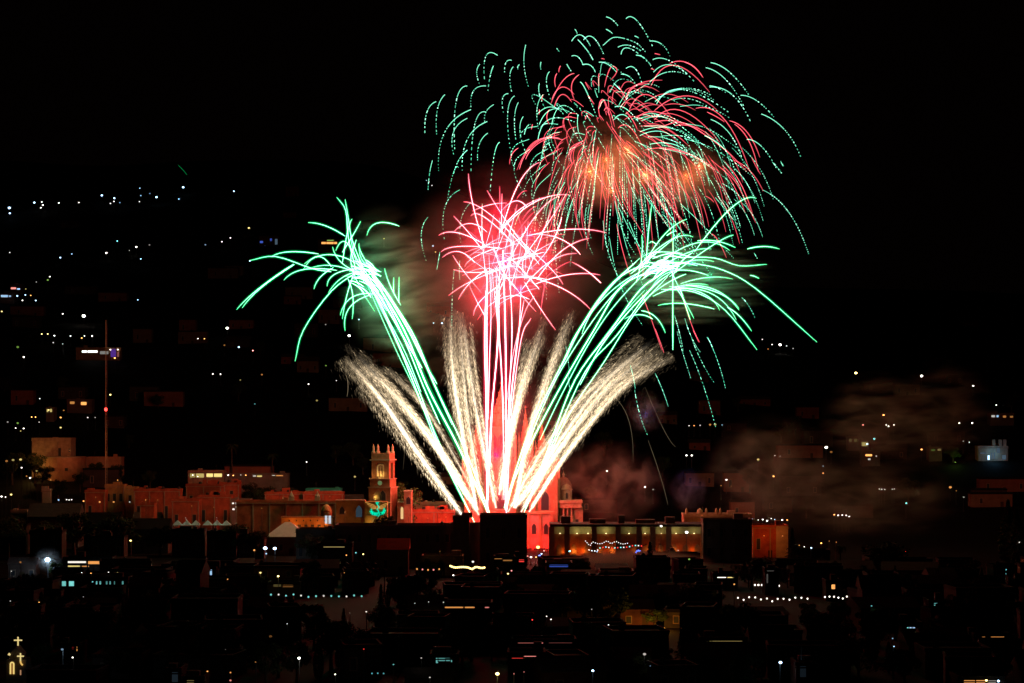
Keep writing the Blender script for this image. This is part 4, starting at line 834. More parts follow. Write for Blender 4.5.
lamp_row('on the slope left of the green firework', [(198, 338.6, 'w', .9, 4), (204.6, 338.8, 'o', .9, 4), (227.4, 328.2, 'w', 2.0, 7), (239, 347, 'b', 1.4, 4), (224.6, 345.2, 'o', 1.5, .25), (213, 374, 'w', 1.0, 4), (220.7, 374, 'w', 1, 4), (240.5, 380, 'y', 1.2, .3), (253, 350.6, 'm', 1.2, 4), (262, 374.5, 'o', 1.4, .5), (255, 404, 'c', 1.2, .3)], 'lamps on the slope left of the green firework')
lamp_row('below and behind the green firework', [(349.3, 335.6, 'w', 1.9, 7), (359, 319.6, 'b', 1.2, 3), (308.7, 384, 'w', 1.1, 4), (317, 400.5, 'y', 1.6, .35), (326, 365.6, 'g', 1.2, .4), (336.5, 380.6, 'w', .8, 1.4), (306.8, 462, 'w', 1.2, 2), (355, 476.5, 'y', 1.7, .6), (325.7, 324.6, 'w', 1.1, .3), (384, 238.6, 'y', 1, 1.4)], 'lamps behind the left green firework')
lamp_row('in the gap left of the red firework', [(433.6, 323, 'b', 1.1, 3), (442, 323.2, 'b', 1.3, 4), (433, 246, 'b', 1.3, 1.6), (435.5, 252, 'y', 1.1, 1), (429, 182, 'w', .9, 1.4), (432, 185.5, 'w', .9, 1.2), (426.5, 180.4, 'b', .8, 1)], 'lamps in the gap left of the red firework')
lamp_row('on the lower slope left of the mast', [(49, 410, 'y', 1.3, 1.8), (64, 410.4, 'o', 1, .7), (32, 417, 'o', 1, 4), (35.8, 417, 'o', 1, 4), (39.5, 422, 'w', .8, 1), (61, 417.5, 'o', 1.5, 2), (88, 417.5, 'w', 1.1, 1.6), (95.5, 417.5, 'w', .9, .6), (18, 423, 'g', 1.8, .35), (61, 427.5, 'y', 1.6, 1.1), (16, 428, 'w', 1, 3), (24, 428.5, 'w', 1.1, 4), (8, 422, 'w', 1.2, .5), (21, 431, 'y', 1, .6)], 'lamps on the lower slope left of the mast')
lamp_row('between the palm and the tan stone block', [(7, 461, 'o', 2, .35), (13.5, 460, 'y', 2, .4), (21, 459.5, 'y', 2.2, .7), (22, 467.5, 'w', 1.2, 3), (30.5, 478, 'w', 1.4, 4), (37, 471, 'y', 1.6, .3), (27, 476, 'o', 1.2, .5), (51, 480, 'o', 1.2, .6)], 'lamps among the trees by the stone block', Y=1000)
lamp_row('along the street above the long low roofed house', [(2, 496.5, 'w', 1.4, 4), (6, 497, 'w', 1, 3), (11.6, 494.5, 'y', 1.6, 2.5), (59, 500, 'b', 1.3, 1.2), (67, 499.7, 'w', 1, 2), (69.5, 499.8, 'w', 1, 2), (72, 499.7, 'w', 1, 2), (84, 501, 'o', 1.4, 1.6), (100, 502, 'o', 1.5, .9), (114, 502, 'o', 1.6, .7), (130, 502, 'w', 1.2, .6)], 'lamps along the street at the old town edge', Y=925)
lamp_row('right of the gold comets', [(606.8, 471, 'w', 1.4, 5), (644.9, 487, 'w', 1.4, 5), (653, 489.5, 'w', 1.5, .25), (686.4, 455.4, 'w', 1.4, 4), (691.7, 455.4, 'w', 1.4, 4), (726.3, 479.8, 'w', 1.7, 2.2), (721, 485.5, 'o', 1.2, .4), (731, 486, 'o', 1.1, .3)], 'lamps right of the gold comets')
lamp_row('in the dim row right of the comets', [(689, 425.6, 'w', 1, 1.2), (694, 425.5, 'o', 1.1, 1.4), (700, 425.4, 'w', 1, 1), (710, 424.5, 'o', 1.8, .5), (715, 424.4, 'y', 2, .4), (722, 425, 'b', 1, .8)], 'lamps in the dim row right of the gold comets')
lamp_row('near the ridge on the right', [(780, 344.8, 'w', 2.0, 7), (772, 344.6, 'w', 1, 2), (762.2, 339.4, 'w', .9, 1.8), (786.5, 346, 'w', .9, 1.5), (768, 349, 'o', .9, .6), (793, 348.5, 'w', .9, .7), (855.8, 373, 'y', 2.0, 7), (921.4, 376, 'w', 2.0, 7), (973, 385.8, 'w', 1.3, 5), (996, 405, 'w', 1.1, 3)], 'lamps near the ridge on the right')
lamp_row('on the smoky right slope', [(758, 459.4, 'y', 2, .8), (774.6, 455.5, 'w', 1.1, 1), (780, 456.2, 'w', .9, 1.2), (773.4, 476.3, 'o', 1.5, 5), (826, 447.4, 'w', 2.4, 4), (831, 452, 'o', 2, .25), (823, 473, 'o', 1.2, 3), (823, 466, 'b', .9, .8), (906, 503, 'c', 1.4, 2.6), (950, 487.2, 'o', 2.2, .8), (956, 490.5, 'o', 1, .3), (963.5, 497, 'w', 1.2, .4)], 'lamps on the smoky right slope')
lamp_row('in the short white row on the right slope', [(879, 489, 'w', 1.0, 1.6), (881.5, 489.2, 'w', 1, 1.8), (884.5, 489.4, 'w', 1, 1.5), (892, 489.3, 'w', 1, 1.2), (894, 489, 'w', 1, 1)], 'lamps in the short white row on the right slope')
lamp_row('around the yellow house on the right slope', [(883.4, 415, 'o', 1.6, 6), (862.8, 424.8, 'm', 1.2, 3), (886, 425, 'w', 1.1, 3), (888.3, 426.2, 'w', 1.3, 4), (893.8, 425, 'w', 1.2, 3), (874, 438.8, 'c', 1.7, 2.5), (867, 444, 'b', 1.6, 5), (921.3, 449.3, 'o', 1.4, 5), (959, 423, 'w', 1.2, 5), (972, 423, 'w', 1.2, 5), (969, 442.2, 'w', .9, 1.6), (963, 441, 'w', .8, .7), (876, 456, 'w', .8, 1.4)], 'lamps around the yellow house')

# lit houses on the hillside: (px0, px1, top, distance aid h, lit, label)
def hill_house(px0, px1, pyt, lit, label, wall=plaster_dim, **k):
    Y = on_ray((px0 + px1) / 2, pyt, 7.0)
    return house(px0, px1, pyt, Y, 8, label, wall, lit=lit, **k)
hill_house(76, 120, 347.5, [(82, 98, 350.5, 352.6, 'w', 2.2), (100, 109, 351.2, 354.2, 'w', .2), (110.5, 116, 347.9, 357, 'p', .25), (117, 119, 352, 356.8, 'm', .25)], 'wide house with a white light strip and a violet lit end by the mast', plaster_ochre)
hill_house(10, 22, 284, [(11, 16, 287.4, 289.2, 'm', 1.3), (17, 20, 288.4, 289.6, 'b', 1.3)], 'hillside house with an orange and a blue lit window at the left edge')
hill_house(0, 14, 293, [(1, 8, 295, 297.2, 'b', .8), (9, 11, 295.4, 297, 'b', .7)], 'hillside house with a pale blue window strip at the left edge')
hill_house(67, 92, 399, [(70, 74.5, 401.5, 404, 'o', .5), (81, 86.5, 402, 405, 'o', 1.4)], 'house with two orange lit windows on the lower left slope')
hill_house(46, 54, 407, [(46.8, 48.4, 409, 412, 'y', .6), (50, 52, 408.6, 412, 'y', .6)], 'tiny house with two slim yellow windows on the lower left slope')
hill_house(259, 279, 236, [(260, 263, 241, 243, 'd', .5), (264.5, 268, 245.5, 247.5, 'd', 1.3), (270, 272, 238.5, 241, 'd', .3), (275, 277.5, 239, 246, 'b', .12)], 'house outlined by deep blue lamps above the left green firework')
hill_house(318, 342, 239, [(321.5, 337, 242, 244, 'o', 1.4), (327, 334, 239.6, 240.8, 'g', 1.0)], 'long house with an orange light strip seen through the left green firework')
hill_house(848, 862, 436.5, [(849, 852, 438.6, 442, 'y', .06), (854, 857, 438.6, 442, 'y', .07)], 'dim olive house left of the yellow house on the right slope')
hill_house(861, 868.5, 440, [(861.6, 867.6, 441.6, 446, 'y', .5)], 'small bright yellow house front on the right slope')
hill_house(862, 880, 451.5, [(865.5, 872, 454.2, 456.2, 'o', 1.8), (868, 870.5, 458.4, 460, 'w', .6)], 'house with an orange lit porch below the yellow house')
hill_house(929, 942, 447, [(931, 935, 449, 451, 'g', .1), (937.5, 941, 448.5, 450.6, 'y', .2)], 'dim olive green house beside the lit green tree')
hill_house(990, 1014, 413, [(991.5, 995, 415.2, 417.2, 'w', .5), (996.5, 998.5, 415.2, 417.2, 'b', .8), (1003, 1006, 415.6, 417.6, 'o', .4), (1010, 1013, 416, 417.6, 'o', .3)], 'house with a row of dim orange windows near the right edge')
bb = hill_house(978, 1008, 446, [(987.6, 989.6, 455.4, 459.8, 'b', 2.5), (980, 986, 452.6, 453.6, 'b', .12), (991, 995, 452.6, 459, 'b', .12), (996.6, 1000, 447.5, 453, 'b', .1), (1002, 1006, 455, 459.6, 'b', .12)], 'blue lit villa with pillars and one bright white door at the right edge', plaster_pale)
for px in (994, 1000.5, 1005): MB().box(-.7, .7, -.7, .7, 0, 3).build('roof_pillar', plaster_pale, bb, (X(px, bb.location.y) - bb.location.x, .9, Z(446, bb.location.y) - bb.location.z))
lamp(bb, (0, -4, 4), (.2, .6, 1), 420, .1)
# trees with their own light
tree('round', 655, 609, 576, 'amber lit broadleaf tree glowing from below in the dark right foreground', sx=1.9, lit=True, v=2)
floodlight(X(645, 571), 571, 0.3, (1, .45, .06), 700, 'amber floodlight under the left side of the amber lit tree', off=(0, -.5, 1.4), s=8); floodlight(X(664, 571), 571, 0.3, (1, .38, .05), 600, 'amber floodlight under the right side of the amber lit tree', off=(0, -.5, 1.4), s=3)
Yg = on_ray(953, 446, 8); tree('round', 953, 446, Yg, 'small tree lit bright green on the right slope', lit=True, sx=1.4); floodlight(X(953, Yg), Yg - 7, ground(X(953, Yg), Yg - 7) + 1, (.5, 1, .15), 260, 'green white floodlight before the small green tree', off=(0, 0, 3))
for q in ((640, 618), (655, 614), (668, 618), (648, 628), (662, 628)): KEEP.append((q[0], q[1], 568))
for q in ((640, 553), (41, 556), (55, 556), (41, 565), (55, 565), (48, 568), (48, 552), (262, 544), (278, 544), (265, 552), (276, 552), (497, 668), (497, 678), (564, 568), (590, 568), (615, 568), (670, 568)): KEEP.append((q[0], q[1], 715))
# silhouette trees
tree('conifer', 650, 541, 742, 'dark conifer silhouette before the right half of the palace')
tree('round', 752, 556, 690, 'large round dark tree left of the dim grey house front', sx=1.5, v=1); tree('conifer', 792, 527, 780, 'dark pointed conifer right of the red facade', sx=.9); tree('round', 884, 541, 735, 'wide dark tree on the right under the red orange lamp', sx=1.6)
tree('cypress', 1008, 500, 800, 'tall dark cypress at the right edge, left one of two', 'cypresses at the right edge', sx=1.3); tree('cypress', 1017, 508, 790, 'lower dark cypress at the right edge, right one of two', 'cypresses at the right edge', sx=1.3)
tree('palm', 232, 438, 1085, 'tall dim palm over the left end of the restaurant terrace'); tree('palm', 272, 449, 1085, 'dim palm over the right end of the restaurant terrace', sx=1.2)
tree('round', 385 + 5, 513, 800, 'small round dark tree top before the church portal', sx=.75, v=1)
tree('palm', 841, 541, 735, 'dark palm silhouette below the smoky street lamps', sx=1.3)
for i, (px, py, Y, l) in enumerate(((35, 452, 1085, 'thin dark tree in front of the amber side of the stone block'), (95, 462, 1085, 'dense dark tree below the ruined wall house'), (118, 464, 1080, 'dark tree right of the mast foot, under the ruined wall'), (80, 472, 1062, 'dark tree directly under the rounded apse'), (12, 452, 1080, 'dark tree at the left edge beside the amber lamps'), (150, 470, 1075, 'dark tree between the mast and the restaurant'), (250, 482, 1015, 'dark tree right of the tall dark red block'), (262, 486, 1000, 'dark tree under the right part of the terrace'))):
    tree('round', px, py, Y, l, v=i % 3, sx=1.1)

# ------------------------------------------------------------------ the rest of the town: dark houses and trees where nothing stands yet
def covers(x0, x1, yt, yb, Y): return any(x0 - 3.5 < a < x1 + 3.5 and yt - 2 < b < yb + 1 and Y < yy for a, b, yy in KEEP)
F_SIDE = lambda px: 'left' if px < 340 else 'right' if px > 680 else 'middle'
count = 0
walls = [plaster_dim, plaster_ochre, plaster_red, plaster_pale, mat('faded_terracotta', (.28, .14, .09), scale=.35), mat('weathered_cream', (.36, .31, .24), scale=.35)]
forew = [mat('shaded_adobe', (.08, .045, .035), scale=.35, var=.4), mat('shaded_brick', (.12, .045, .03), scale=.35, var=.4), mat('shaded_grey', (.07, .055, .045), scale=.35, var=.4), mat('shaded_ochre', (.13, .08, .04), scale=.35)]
hillw = [mat('adobe_dark', (.07, .045, .035), scale=.35), mat('adobe_red', (.26, .08, .05), scale=.35), mat('adobe_brown', (.22, .13, .08), scale=.35)]
Y = 446.0
while Y < 800:
    px = rnd.uniform(-20, 10)
    while px < 1040:
        wm = rnd.uniform(6, 15); pw = wm * F / Y; h = rnd.uniform(4, 7.5) + (rnd.random() < .15) * 3; dep = rnd.uniform(8, 13)
        yt = HZ + (CH - h) * F / Y; yb = HZ + CH * F / Y; x0, x1 = px, px + pw
        lim = 557 if Y > 690 else 0
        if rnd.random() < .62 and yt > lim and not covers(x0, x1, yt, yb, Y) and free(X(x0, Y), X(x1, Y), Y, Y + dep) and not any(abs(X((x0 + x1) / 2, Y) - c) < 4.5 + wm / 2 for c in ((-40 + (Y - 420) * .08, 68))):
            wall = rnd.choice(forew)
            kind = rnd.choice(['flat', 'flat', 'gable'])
            house(x0, x1, yt, Y, dep, 'unlit %s house among the dark rooftops in the %s foreground' % ('gabled' if kind == 'gable' else 'flat-roofed', F_SIDE((x0 + x1) / 2)), wall, MATS['darkened_roof'] if kind == 'flat' else roof_dark, kind,
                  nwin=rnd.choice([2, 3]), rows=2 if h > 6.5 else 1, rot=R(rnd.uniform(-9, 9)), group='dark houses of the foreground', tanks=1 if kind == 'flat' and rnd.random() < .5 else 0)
            count += 1; px += pw + rnd.choice([0.15, .15, 2.0]) * F / Y
        else: px += 2.2 * F / Y
    Y += rnd.uniform(24, 30)
nt_ = 0
for _ in range(14000):
    Y = rnd.uniform(450, 800); px = rnd.uniform(0, 1024); kind = rnd.choice(['round'] * 6 + ['cypress', 'palm', 'conifer']); h = rnd.uniform(5, 9.5) if kind != 'palm' else rnd.uniform(8, 12)
    sx = rnd.uniform(.9, 1.3); hw = h * (.47 if kind in ('round', 'palm') else .27) * sx; x = X(px, Y); yt = HZ + (CH - h) * F / Y; pw = hw * F / Y
    if yt < (557 if Y > 690 else 0) or covers(px - pw, px + pw, yt, HZ + CH * F / Y, Y) or not free(x - hw * .45, x + hw * .45, Y - hw * .45, Y + hw * .45, -.6): continue
    tree(kind, px, yt, Y, 'dark %s among the rooftops in the %s foreground' % ({'round': 'leafy tree', 'cypress': 'slim cypress', 'palm': 'palm', 'conifer': 'conifer'}[kind], F_SIDE(px)), 'dark trees of the foreground', sx, v=rnd.randrange(3)); footprint(x - hw * .5, x + hw * .5, Y - hw * .5, Y + hw * .5); nt_ += 1
    if nt_ >= 298: break
# houses on the slopes behind
nh = 0
for _ in range(1500):
    px = rnd.uniform(0, 1024); Y = rnd.uniform(930, 1700) if rnd.random() < .8 else rnd.uniform(1700, 2300)
    wm = rnd.uniform(9, 22); x = X(px, Y); g = ground(x, Y); h = rnd.uniform(5, 9); yt = HZ - (g + h - CH) * F / Y; pw = wm * F / Y; yb = HZ - (g - CH) * F / Y
    if (Y < 1020 and 440 < px < 600) or covers(px - pw / 2, px + pw / 2, yt, yb, Y) or not free(x - wm / 2, x + wm / 2, Y - 1, Y + 10, 3): continue
    if yb > 520 and px > 470: continue
    house(px - pw / 2, px + pw / 2, yt, Y, rnd.uniform(7, 10), 'unlit house on the dark %s slope behind the old town' % F_SIDE(px), rnd.choice(hillw), kind=rnd.choice(['flat', 'flat', 'flat', 'gable']), nwin=rnd.choice([2, 3]), group='dark houses of the slopes'); nh += 1
    if nh >= 75: break
ns = 0
for _ in range(700):
    px = rnd.uniform(0, 1024); Y = rnd.uniform(940, 1500); x = X(px, Y); h = rnd.uniform(6, 12); g = ground(x, Y); yt = HZ - (g + h - CH) * F / Y; yb = HZ - (g - CH) * F / Y; pw = h * .35 * F / Y
    if covers(px - pw, px + pw, yt, yb, Y) or not free(x - 3, x + 3, Y - 3, Y + 3, .5) or (px > 440 and yb > 520): continue
    tree('round', px, yt, Y, 'dark leafy tree on the %s slope behind the old town' % F_SIDE(px), 'dark trees of the slopes', 1.1, v=rnd.randrange(3)); footprint(x - 3, x + 3, Y - 3, Y + 3); ns += 1
    if ns >= 45: break
print('TOWN', count, nt_, nh, ns)

# ------------------------------------------------------------------ fireworks (launched behind the plaza, about 870 m away)
FY = 874.0
for nme, c in (('burning_green', (0.0, 1.0, 0.24)), ('burning_sea_green', (0.1, 0.8, 0.46)), ('burning_red', (1.0, 0.05, 0.11)),
               ('burning_crimson', (1.0, 0.1, 0.14)), ('burning_gold', (1.0, 0.75, 0.45)), ('burning_white', (1.0, 0.86, 0.66))): burning(nme, c, 1.0 if 'crimson' in nme else .8 if nme == 'burning_red' else .45)
MPX = FY / F      # metres per pixel at the fireworks
def zpt(reg, x, y):
    """point of an enlarged study (x0, y0, scale) to pixel"""
    return (reg[0] + x / reg[2], reg[1] + y / reg[2])
def trail(parent, pix, m, r, heat, y0=0.0, y1=0.0, name='trail', n=14, dash=None, taper=True, into=None, seed=0):
    """one burning star's trail through pixels pix, its distance going from FY+y0 to FY+y1; heat: (start, middle, end)"""
    L = len(pix)
    pts = [P(px, py, FY + y0 + (y1 - y0) * i / (L - 1)) for i, (px, py) in enumerate(pix)]
    q = spline(pts, n if not dash else 60); M = len(q)
    def hh(t): return heat[0] + (heat[1] - heat[0]) * t * 2 if t < .5 else heat[1] + (heat[2] - heat[1]) * (t * 2 - 1)
    def rr(t): return (r * MPX) * (min(1, 0.45 + t * 5, 0.45 + (1 - t) * 6) if taper else 1)
    mb = into if into is not None else MB()
    if not dash:
        strong = heat[1] > 2.5
        for k_, b_ in (((0.28, 0.27), (0.95, 0.05), (2.4, 0.008)) if strong else ((0.4, 0.55), (1.0, 0.08))):  # the widest faint tube stands in for the bloom around bright trails
            mb.tube(q, [rr(i / (M - 1)) * k_ for i in range(M)], [hh(i / (M - 1)) * b_ for i in range(M)], 6 if k_ > 2 else 4)
    else:       # a strobing star: solid while young, then ever shorter flashes
        rs = random.Random(seed); L_ = sum((q[i + 1] - q[i]).length for i in range(M - 1)) / MPX
        t = 0.0; solid = dash
        t1 = solid
        segs = [(0, solid)] if solid > 0.03 else []
        t = solid + 1.2 / L_
        while t < 1:
            ln = rs.uniform(1.0, 3.6) / L_ * (1.3 - 0.9 * t); segs.append((t, min(1, t + ln))); t += ln + rs.uniform(1.0, 2.6) / L_
        for a, b in segs:
            i0, i1 = a * (M - 1), b * (M - 1)
            if i1 - i0 < 0.1: continue
            k = max(2, int(i1 - i0) + 1); pp = []
            for j in range(k):
                u = i0 + (i1 - i0) * j / (k - 1); i = min(M - 2, int(u)); pp.append(q[i].lerp(q[i + 1], u - i))
            m0 = (a + b) / 2; f = rs.uniform(0.6, 2.2) if a > solid else 1.0
            mb.tube(pp, [rr(min(.8, m0)) * rs.uniform(.6, .85) * .85] * k, [hh(a + (b - a) * j / (k - 1)) * f * .6 for j in range(k)], 3)
    if into is None:
        o = mb.build(name, MATS[m], parent); o.location = -parent.location
        return o
def firework(name, px, py, label, cat='firework', group=None):
    return empty(name, P(px, py, FY), label=label, cat=cat, group=group)

# --- central red crossing stars
CR = firework('red_firework', 503, 262, 'bright red firework with crossing arcs in the middle of the display, above the church spires')
g3 = (400, 160, 4.018)
red_arcs = [[(275,55),(293,180),(340,350)],[(350,122),(410,220),(480,320)],[(410,135),(408,220),(410,300)],[(255,168),(370,225),(540,400)],[(560,10),(480,90),(410,280)],
 [(680,140),(540,170),(400,290)],[(640,145),(520,260),(380,540)],[(665,140),(570,290),(470,420)],[(155,303),(230,292),(340,340)],[(165,370),(240,347),(410,355)],
 [(170,392),(235,368),(300,412)],[(215,290),(280,255),(350,290)],[(215,225),(270,285),(330,360)],[(285,225),(340,230),(450,330)],[(830,293),(690,278),(510,305)],
 [(530,300),(640,315),(725,380)],[(760,315),(650,365),(550,480)],[(710,375),(600,410),(490,520)],[(805,462),(680,460),(540,500)],[(690,410),(750,445),(808,495)],
 [(765,600),(660,520),(520,470)],[(625,683),(560,590),(500,490)],[(655,500),(600,430),(490,330)],[(195,545),(280,490),(400,440)],[(235,560),(280,495),(350,440)],
 [(275,495),(310,570),(350,640)],[(295,625),(320,570),(390,510)],[(335,605),(430,548),(520,560)],[(215,440),(300,452),(400,440)],[(250,465),(330,435),(390,450)],
 [(260,430),(300,390),(400,350)],[(330,180),(330,300),(345,470)],[(400,215),(460,165),(510,190)],[(580,150),(480,200),(400,290)],[(615,180),(560,330),(500,480)],
 [(520,440),(600,350),(650,230)],[(420,380),(470,420),(560,520)],[(430,250),(500,340),(560,420)],[(370,300),(400,420),(470,520)],[(460,330),(430,450),(380,560)],
 [(340,420),(450,400),(580,370)],[(360,500),(460,470),(590,480)],[(490,260),(480,380),(440,520)],[(500,265),(505,285),(490,300)]]
i = 0
for a in red_arcs:
    pix = [zpt(g3, *p) for p in a]; d0 = rnd.uniform(-22, 22)
    trail(CR, pix, 'burning_red', 0.7, (5, 9, 11), d0, d0 * 0.3); i += 1
rs = random.Random(5)
for k in range(42):     # dense crossing stars of the heart
    cx, cy = rs.gauss(507, 17), rs.gauss(262, 22); a = rs.uniform(0, math.pi * 2); L = rs.uniform(18, 52)
    dx, dy = math.cos(a) * L, math.sin(a) * L; b = rs.uniform(-4, 4)
    trail(CR, [(cx - dx / 2, cy - dy / 2), (cx + b, cy - 1.5), (cx + dx / 2, cy + dy / 2 + 1.5)], 'burning_red', 0.62, (5, 9, 6), rs.uniform(-14, 14), rs.uniform(-14, 14), n=9)
rest = MB()
for k in range(46):     # the finest stars of the heart, too many to tell apart
    cx, cy = rs.gauss(508, 22), rs.gauss(258, 26); a = math.atan2(cy - 262, cx - 506) + rs.gauss(0, .5); L = rs.uniform(14, 44)
    dx, dy = math.cos(a) * L, math.sin(a) * L
    trail(CR, [(cx - dx / 2, cy - dy / 2), (cx, cy - 1.5), (cx + dx / 2, cy + dy / 2 + 2)], 'burning_red', 0.5, (3.5, 5, 3), rs.uniform(-18, 18), rs.uniform(-18, 18), n=8, into=rest)
o = rest.build('trail', MATS['burning_red'], CR); o.location = -CR.location; o['kind'] = 'stuff'
# stems of the red stars from the launch racks
stems = [([(487.5,520),(487,430),(486.5,330),(487,272)],1.5,16),([(506.5,516),(506,430),(505.5,340),(503,250)],1.3,16),([(488,500),(491,420),(497,350),(500,262)],.9,11),
 ([(505,510),(508,430),(516,350),(524,300)],.8,9),([(507,510),(511,420),(521,340),(531,318)],.75,8),([(489,480),(493,400),(499,330),(497,285)],.75,9),
 ([(504,500),(503,420),(500,350),(492,270)],.7,9),([(506,480),(509,400),(512,330),(509,268)],.8,10),([(506,460),(512,390),(519,330),(521,285)],.7,9),
 ([(488,420),(489.5,360),(491,310),(489,255)],.7,9),([(504,420),(501,360),(497,305),(496,268)],.7,9),([(507,400),(514,350),(525,312),(534,296)],.6,7),([(487,470),(486,400),(484.5,340),(486,290)],.9,10)]
for p, r_, h_ in stems:
    d = rs.uniform(-4, 4); trail(CR, p, 'burning_red', r_, (h_ * 1.2, h_, h_), 0, d, name='stem', n=24)

# --- green fans left and right
GL = firework('green_firework', 368, 285, 'green firework fanning out like a palm above the left end of the display', group='green palm fireworks')
g5 = (220, 180, 3.596)
left_arcs = [[(60,466),(140,390),(265,302)],[(80,460),(150,386),(268,304)],[(105,290),(200,275),(330,318),(400,330)],[(185,276),(250,258),(355,266)],[(230,360),(300,322),(420,325)],
 [(270,652),(300,540),(400,400),(500,325)],[(303,302),(390,268),(490,300)],[(300,322),(350,275),(400,312)],[(338,392),(360,350),(408,315)],[(317,153),(380,165),(450,202)],
 [(420,62),(452,110),(462,210),(490,330)],[(450,70),(462,140),(475,215),(520,330)],[(506,148),(480,195),(440,260)],[(475,140),(458,190),(440,300)],[(528,200),(565,155),(645,166)],
 [(416,255),(450,222),(490,290)],[(432,487),(470,425),(545,408)],[(450,542),(465,460),(545,412)],[(475,500),(478,420),(460,355)],[(440,500),(455,420),(480,340)],
 [(556,472),(500,380),(470,290),(490,215)],[(592,318),(612,380),(650,450)],[(625,350),(624,380),(625,405)],[(644,348),(643,400),(643,440)],[(385,382),(420,335),(520,318)],
 [(500,228),(512,270),(560,340)],[(405,240),(440,300),(520,340)],[(390,405),(450,345),(530,330)],[(330,315),(420,310),(520,350)],[(470,200),(490,280),(540,350)],
 [(480,330),(540,380),(590,430)],[(500,320),(560,400),(600,460)],[(465,330),(520,310),(575,330)],[(480,360),(530,340),(580,345)],[(500,240),(520,300),(580,330)],[(450,345),(520,360),(590,400)],[(470,300),(520,360),(600,470)]]
for a in left_arcs:
    pix = [zpt(g5, *p) for p in a]; d0 = rnd.uniform(-18, 18)
    trail(GL, pix, 'burning_green', 0.68, (5, 8, 9), d0, d0 * 0.2)
for k in range(26):
    cx, cy = rs.gauss(364, 7), rs.gauss(276, 6); a = rs.uniform(0.15, 1.3); L = rs.uniform(10, 26); dx, dy = math.cos(a) * L, math.sin(a) * L
    trail(GL, [(cx - dx / 2, cy - dy / 2), (cx + 1, cy - 1), (cx + dx / 2, cy + dy / 2)], 'burning_green', 0.68, (9, 13, 9), rs.uniform(-8, 8), rs.uniform(-8, 8), n=9)
left_stems = [([(372,283),(392,330),(418,388),(443,456),(475,523)],.9,9),([(366,276),(389,322),(414,384),(441,454),(474,522)],.7,8),([(362,272),(384,312),(405,352),(421,392)],.8,8),
 ([(372,276),(404,330),(428,388),(460,450),(489,515)],1.5,13),([(370,270),(411,330),(436,388),(466,452),(490,514)],1.0,11),([(376,280),(402,334),(424,388),(440,424)],1.0,10),
 ([(380,283),(407,328),(424,362),(437,384)],1.0,9),([(372,290),(398,345),(420,400),(430,425)],.7,8),([(366,282),(397,352),(424,408),(446,458)],.6,7),([(385,290),(414,340),(432,380),(452,425)],.8,8),
 ([(368,276),(388,310),(408,345),(422,368)],1.2,12),([(372,272),(392,300),(412,336),(428,368)],1.0,11)]
for p, r_, h_ in left_stems: trail(GL, p, 'burning_green', r_ * .85, (h_, h_, h_), rs.uniform(-6, 6), 0, name='stem', n=24)

GR = firework('green_firework', 660, 270, 'green firework fanning out like a palm above the right end of the display', group='green palm fireworks')
g4 = (600, 160, 3.596)
right_arcs = [[(562,138),(475,170),(340,330)],[(480,270),(400,310),(250,420)],[(487,315),(420,292),(350,291)],[(466,325),(340,300),(180,400)],[(600,375),(500,380),(410,352),(280,350)],
 [(645,320),(590,311),(530,320)],[(572,426),(555,418),(540,415)],[(780,655),(560,462),(440,395),(330,370)],[(500,540),(410,465),(290,455)],[(545,615),(500,560),(458,530)],
 [(490,575),(400,480),(260,465)],[(565,683),(450,540),(340,475),(220,465)],[(478,428),(390,422),(290,445)],[(208,523),(300,516),(412,536)],[(235,622),(200,565),(148,542)],
 [(88,572),(140,556),(190,572)],[(187,155),(175,250),(165,380)],[(150,270),(150,350),(130,440)],[(265,225),(262,400),(262,683)],[(312,213),(230,270),(150,390)],
 [(335,277),(250,290),(120,400)],[(338,570),(300,500),(270,455)],[(325,575),(310,530),(285,455)],[(272,255),(255,262),(240,272)],[(178,300),(188,294),(205,306)],
 [(290,262),(220,320),(110,410)],[(400,320),(300,340),(150,430)],[(500,535),(430,480),(310,450)],[(430,540),(370,480),(250,455)],[(410,365),(300,370),(180,440)],
 [(150,350),(220,330),(330,350)],[(210,400),(260,370),(350,380)],[(180,470),(260,400),(390,415)],[(140,520),(230,450),(310,410)],[(390,450),(300,450),(190,490)],[(300,490),(270,430),(240,360)]]
for a in right_arcs:
    pix = [zpt(g4, *p) for p in a]; d0 = rnd.uniform(-18, 18)
    trail(GR, pix, 'burning_green', 0.68, (5, 8, 9), d0, d0 * 0.2)
for k in range(26):
    cx, cy = rs.gauss(660, 10), rs.gauss(266, 6); a = rs.uniform(-0.9, 0.1); L = rs.uniform(12, 32); dx, dy = math.cos(a) * L, math.sin(a) * L
    trail(GR, [(cx - dx / 2, cy - dy / 2), (cx - 1, cy - 2), (cx + dx / 2, cy + dy / 2)], 'burning_green', 0.68, (9, 13, 9), rs.uniform(-8, 8), rs.uniform(-8, 8), n=9)
right_stems = [([(648,262),(614,282),(579,330),(563,362),(529,432),(504,508)],1.0,10),([(660,268),(622,286),(594,330),(555,397),(518,470),(506,510)],1.1,11),([(664,272),(640,290),(611,330),(575,380),(549,447),(524,513)],1.0,11),
 ([(672,272),(650,290),(617,335),(585,372),(551,447),(526,508)],.8,9),([(640,258),(606,290),(584,322),(562,366)],.8,8),([(655,262),(615,305),(588,345),(560,398),(540,440)],.7,8),
 ([(660,280),(630,310),(602,345),(580,385)],1.0,9),([(650,264),(612,296),(572,352),(545,402),(514,480)],.7,9),([(668,276),(636,312),(604,362),(566,420),(535,490)],.7,9),([(640,272),(602,300),(570,345)],.7,8),
 ([(645,290),(618,320),(594,352)],.6,7),([(636,262),(600,300),(582,334)],.7,8)]
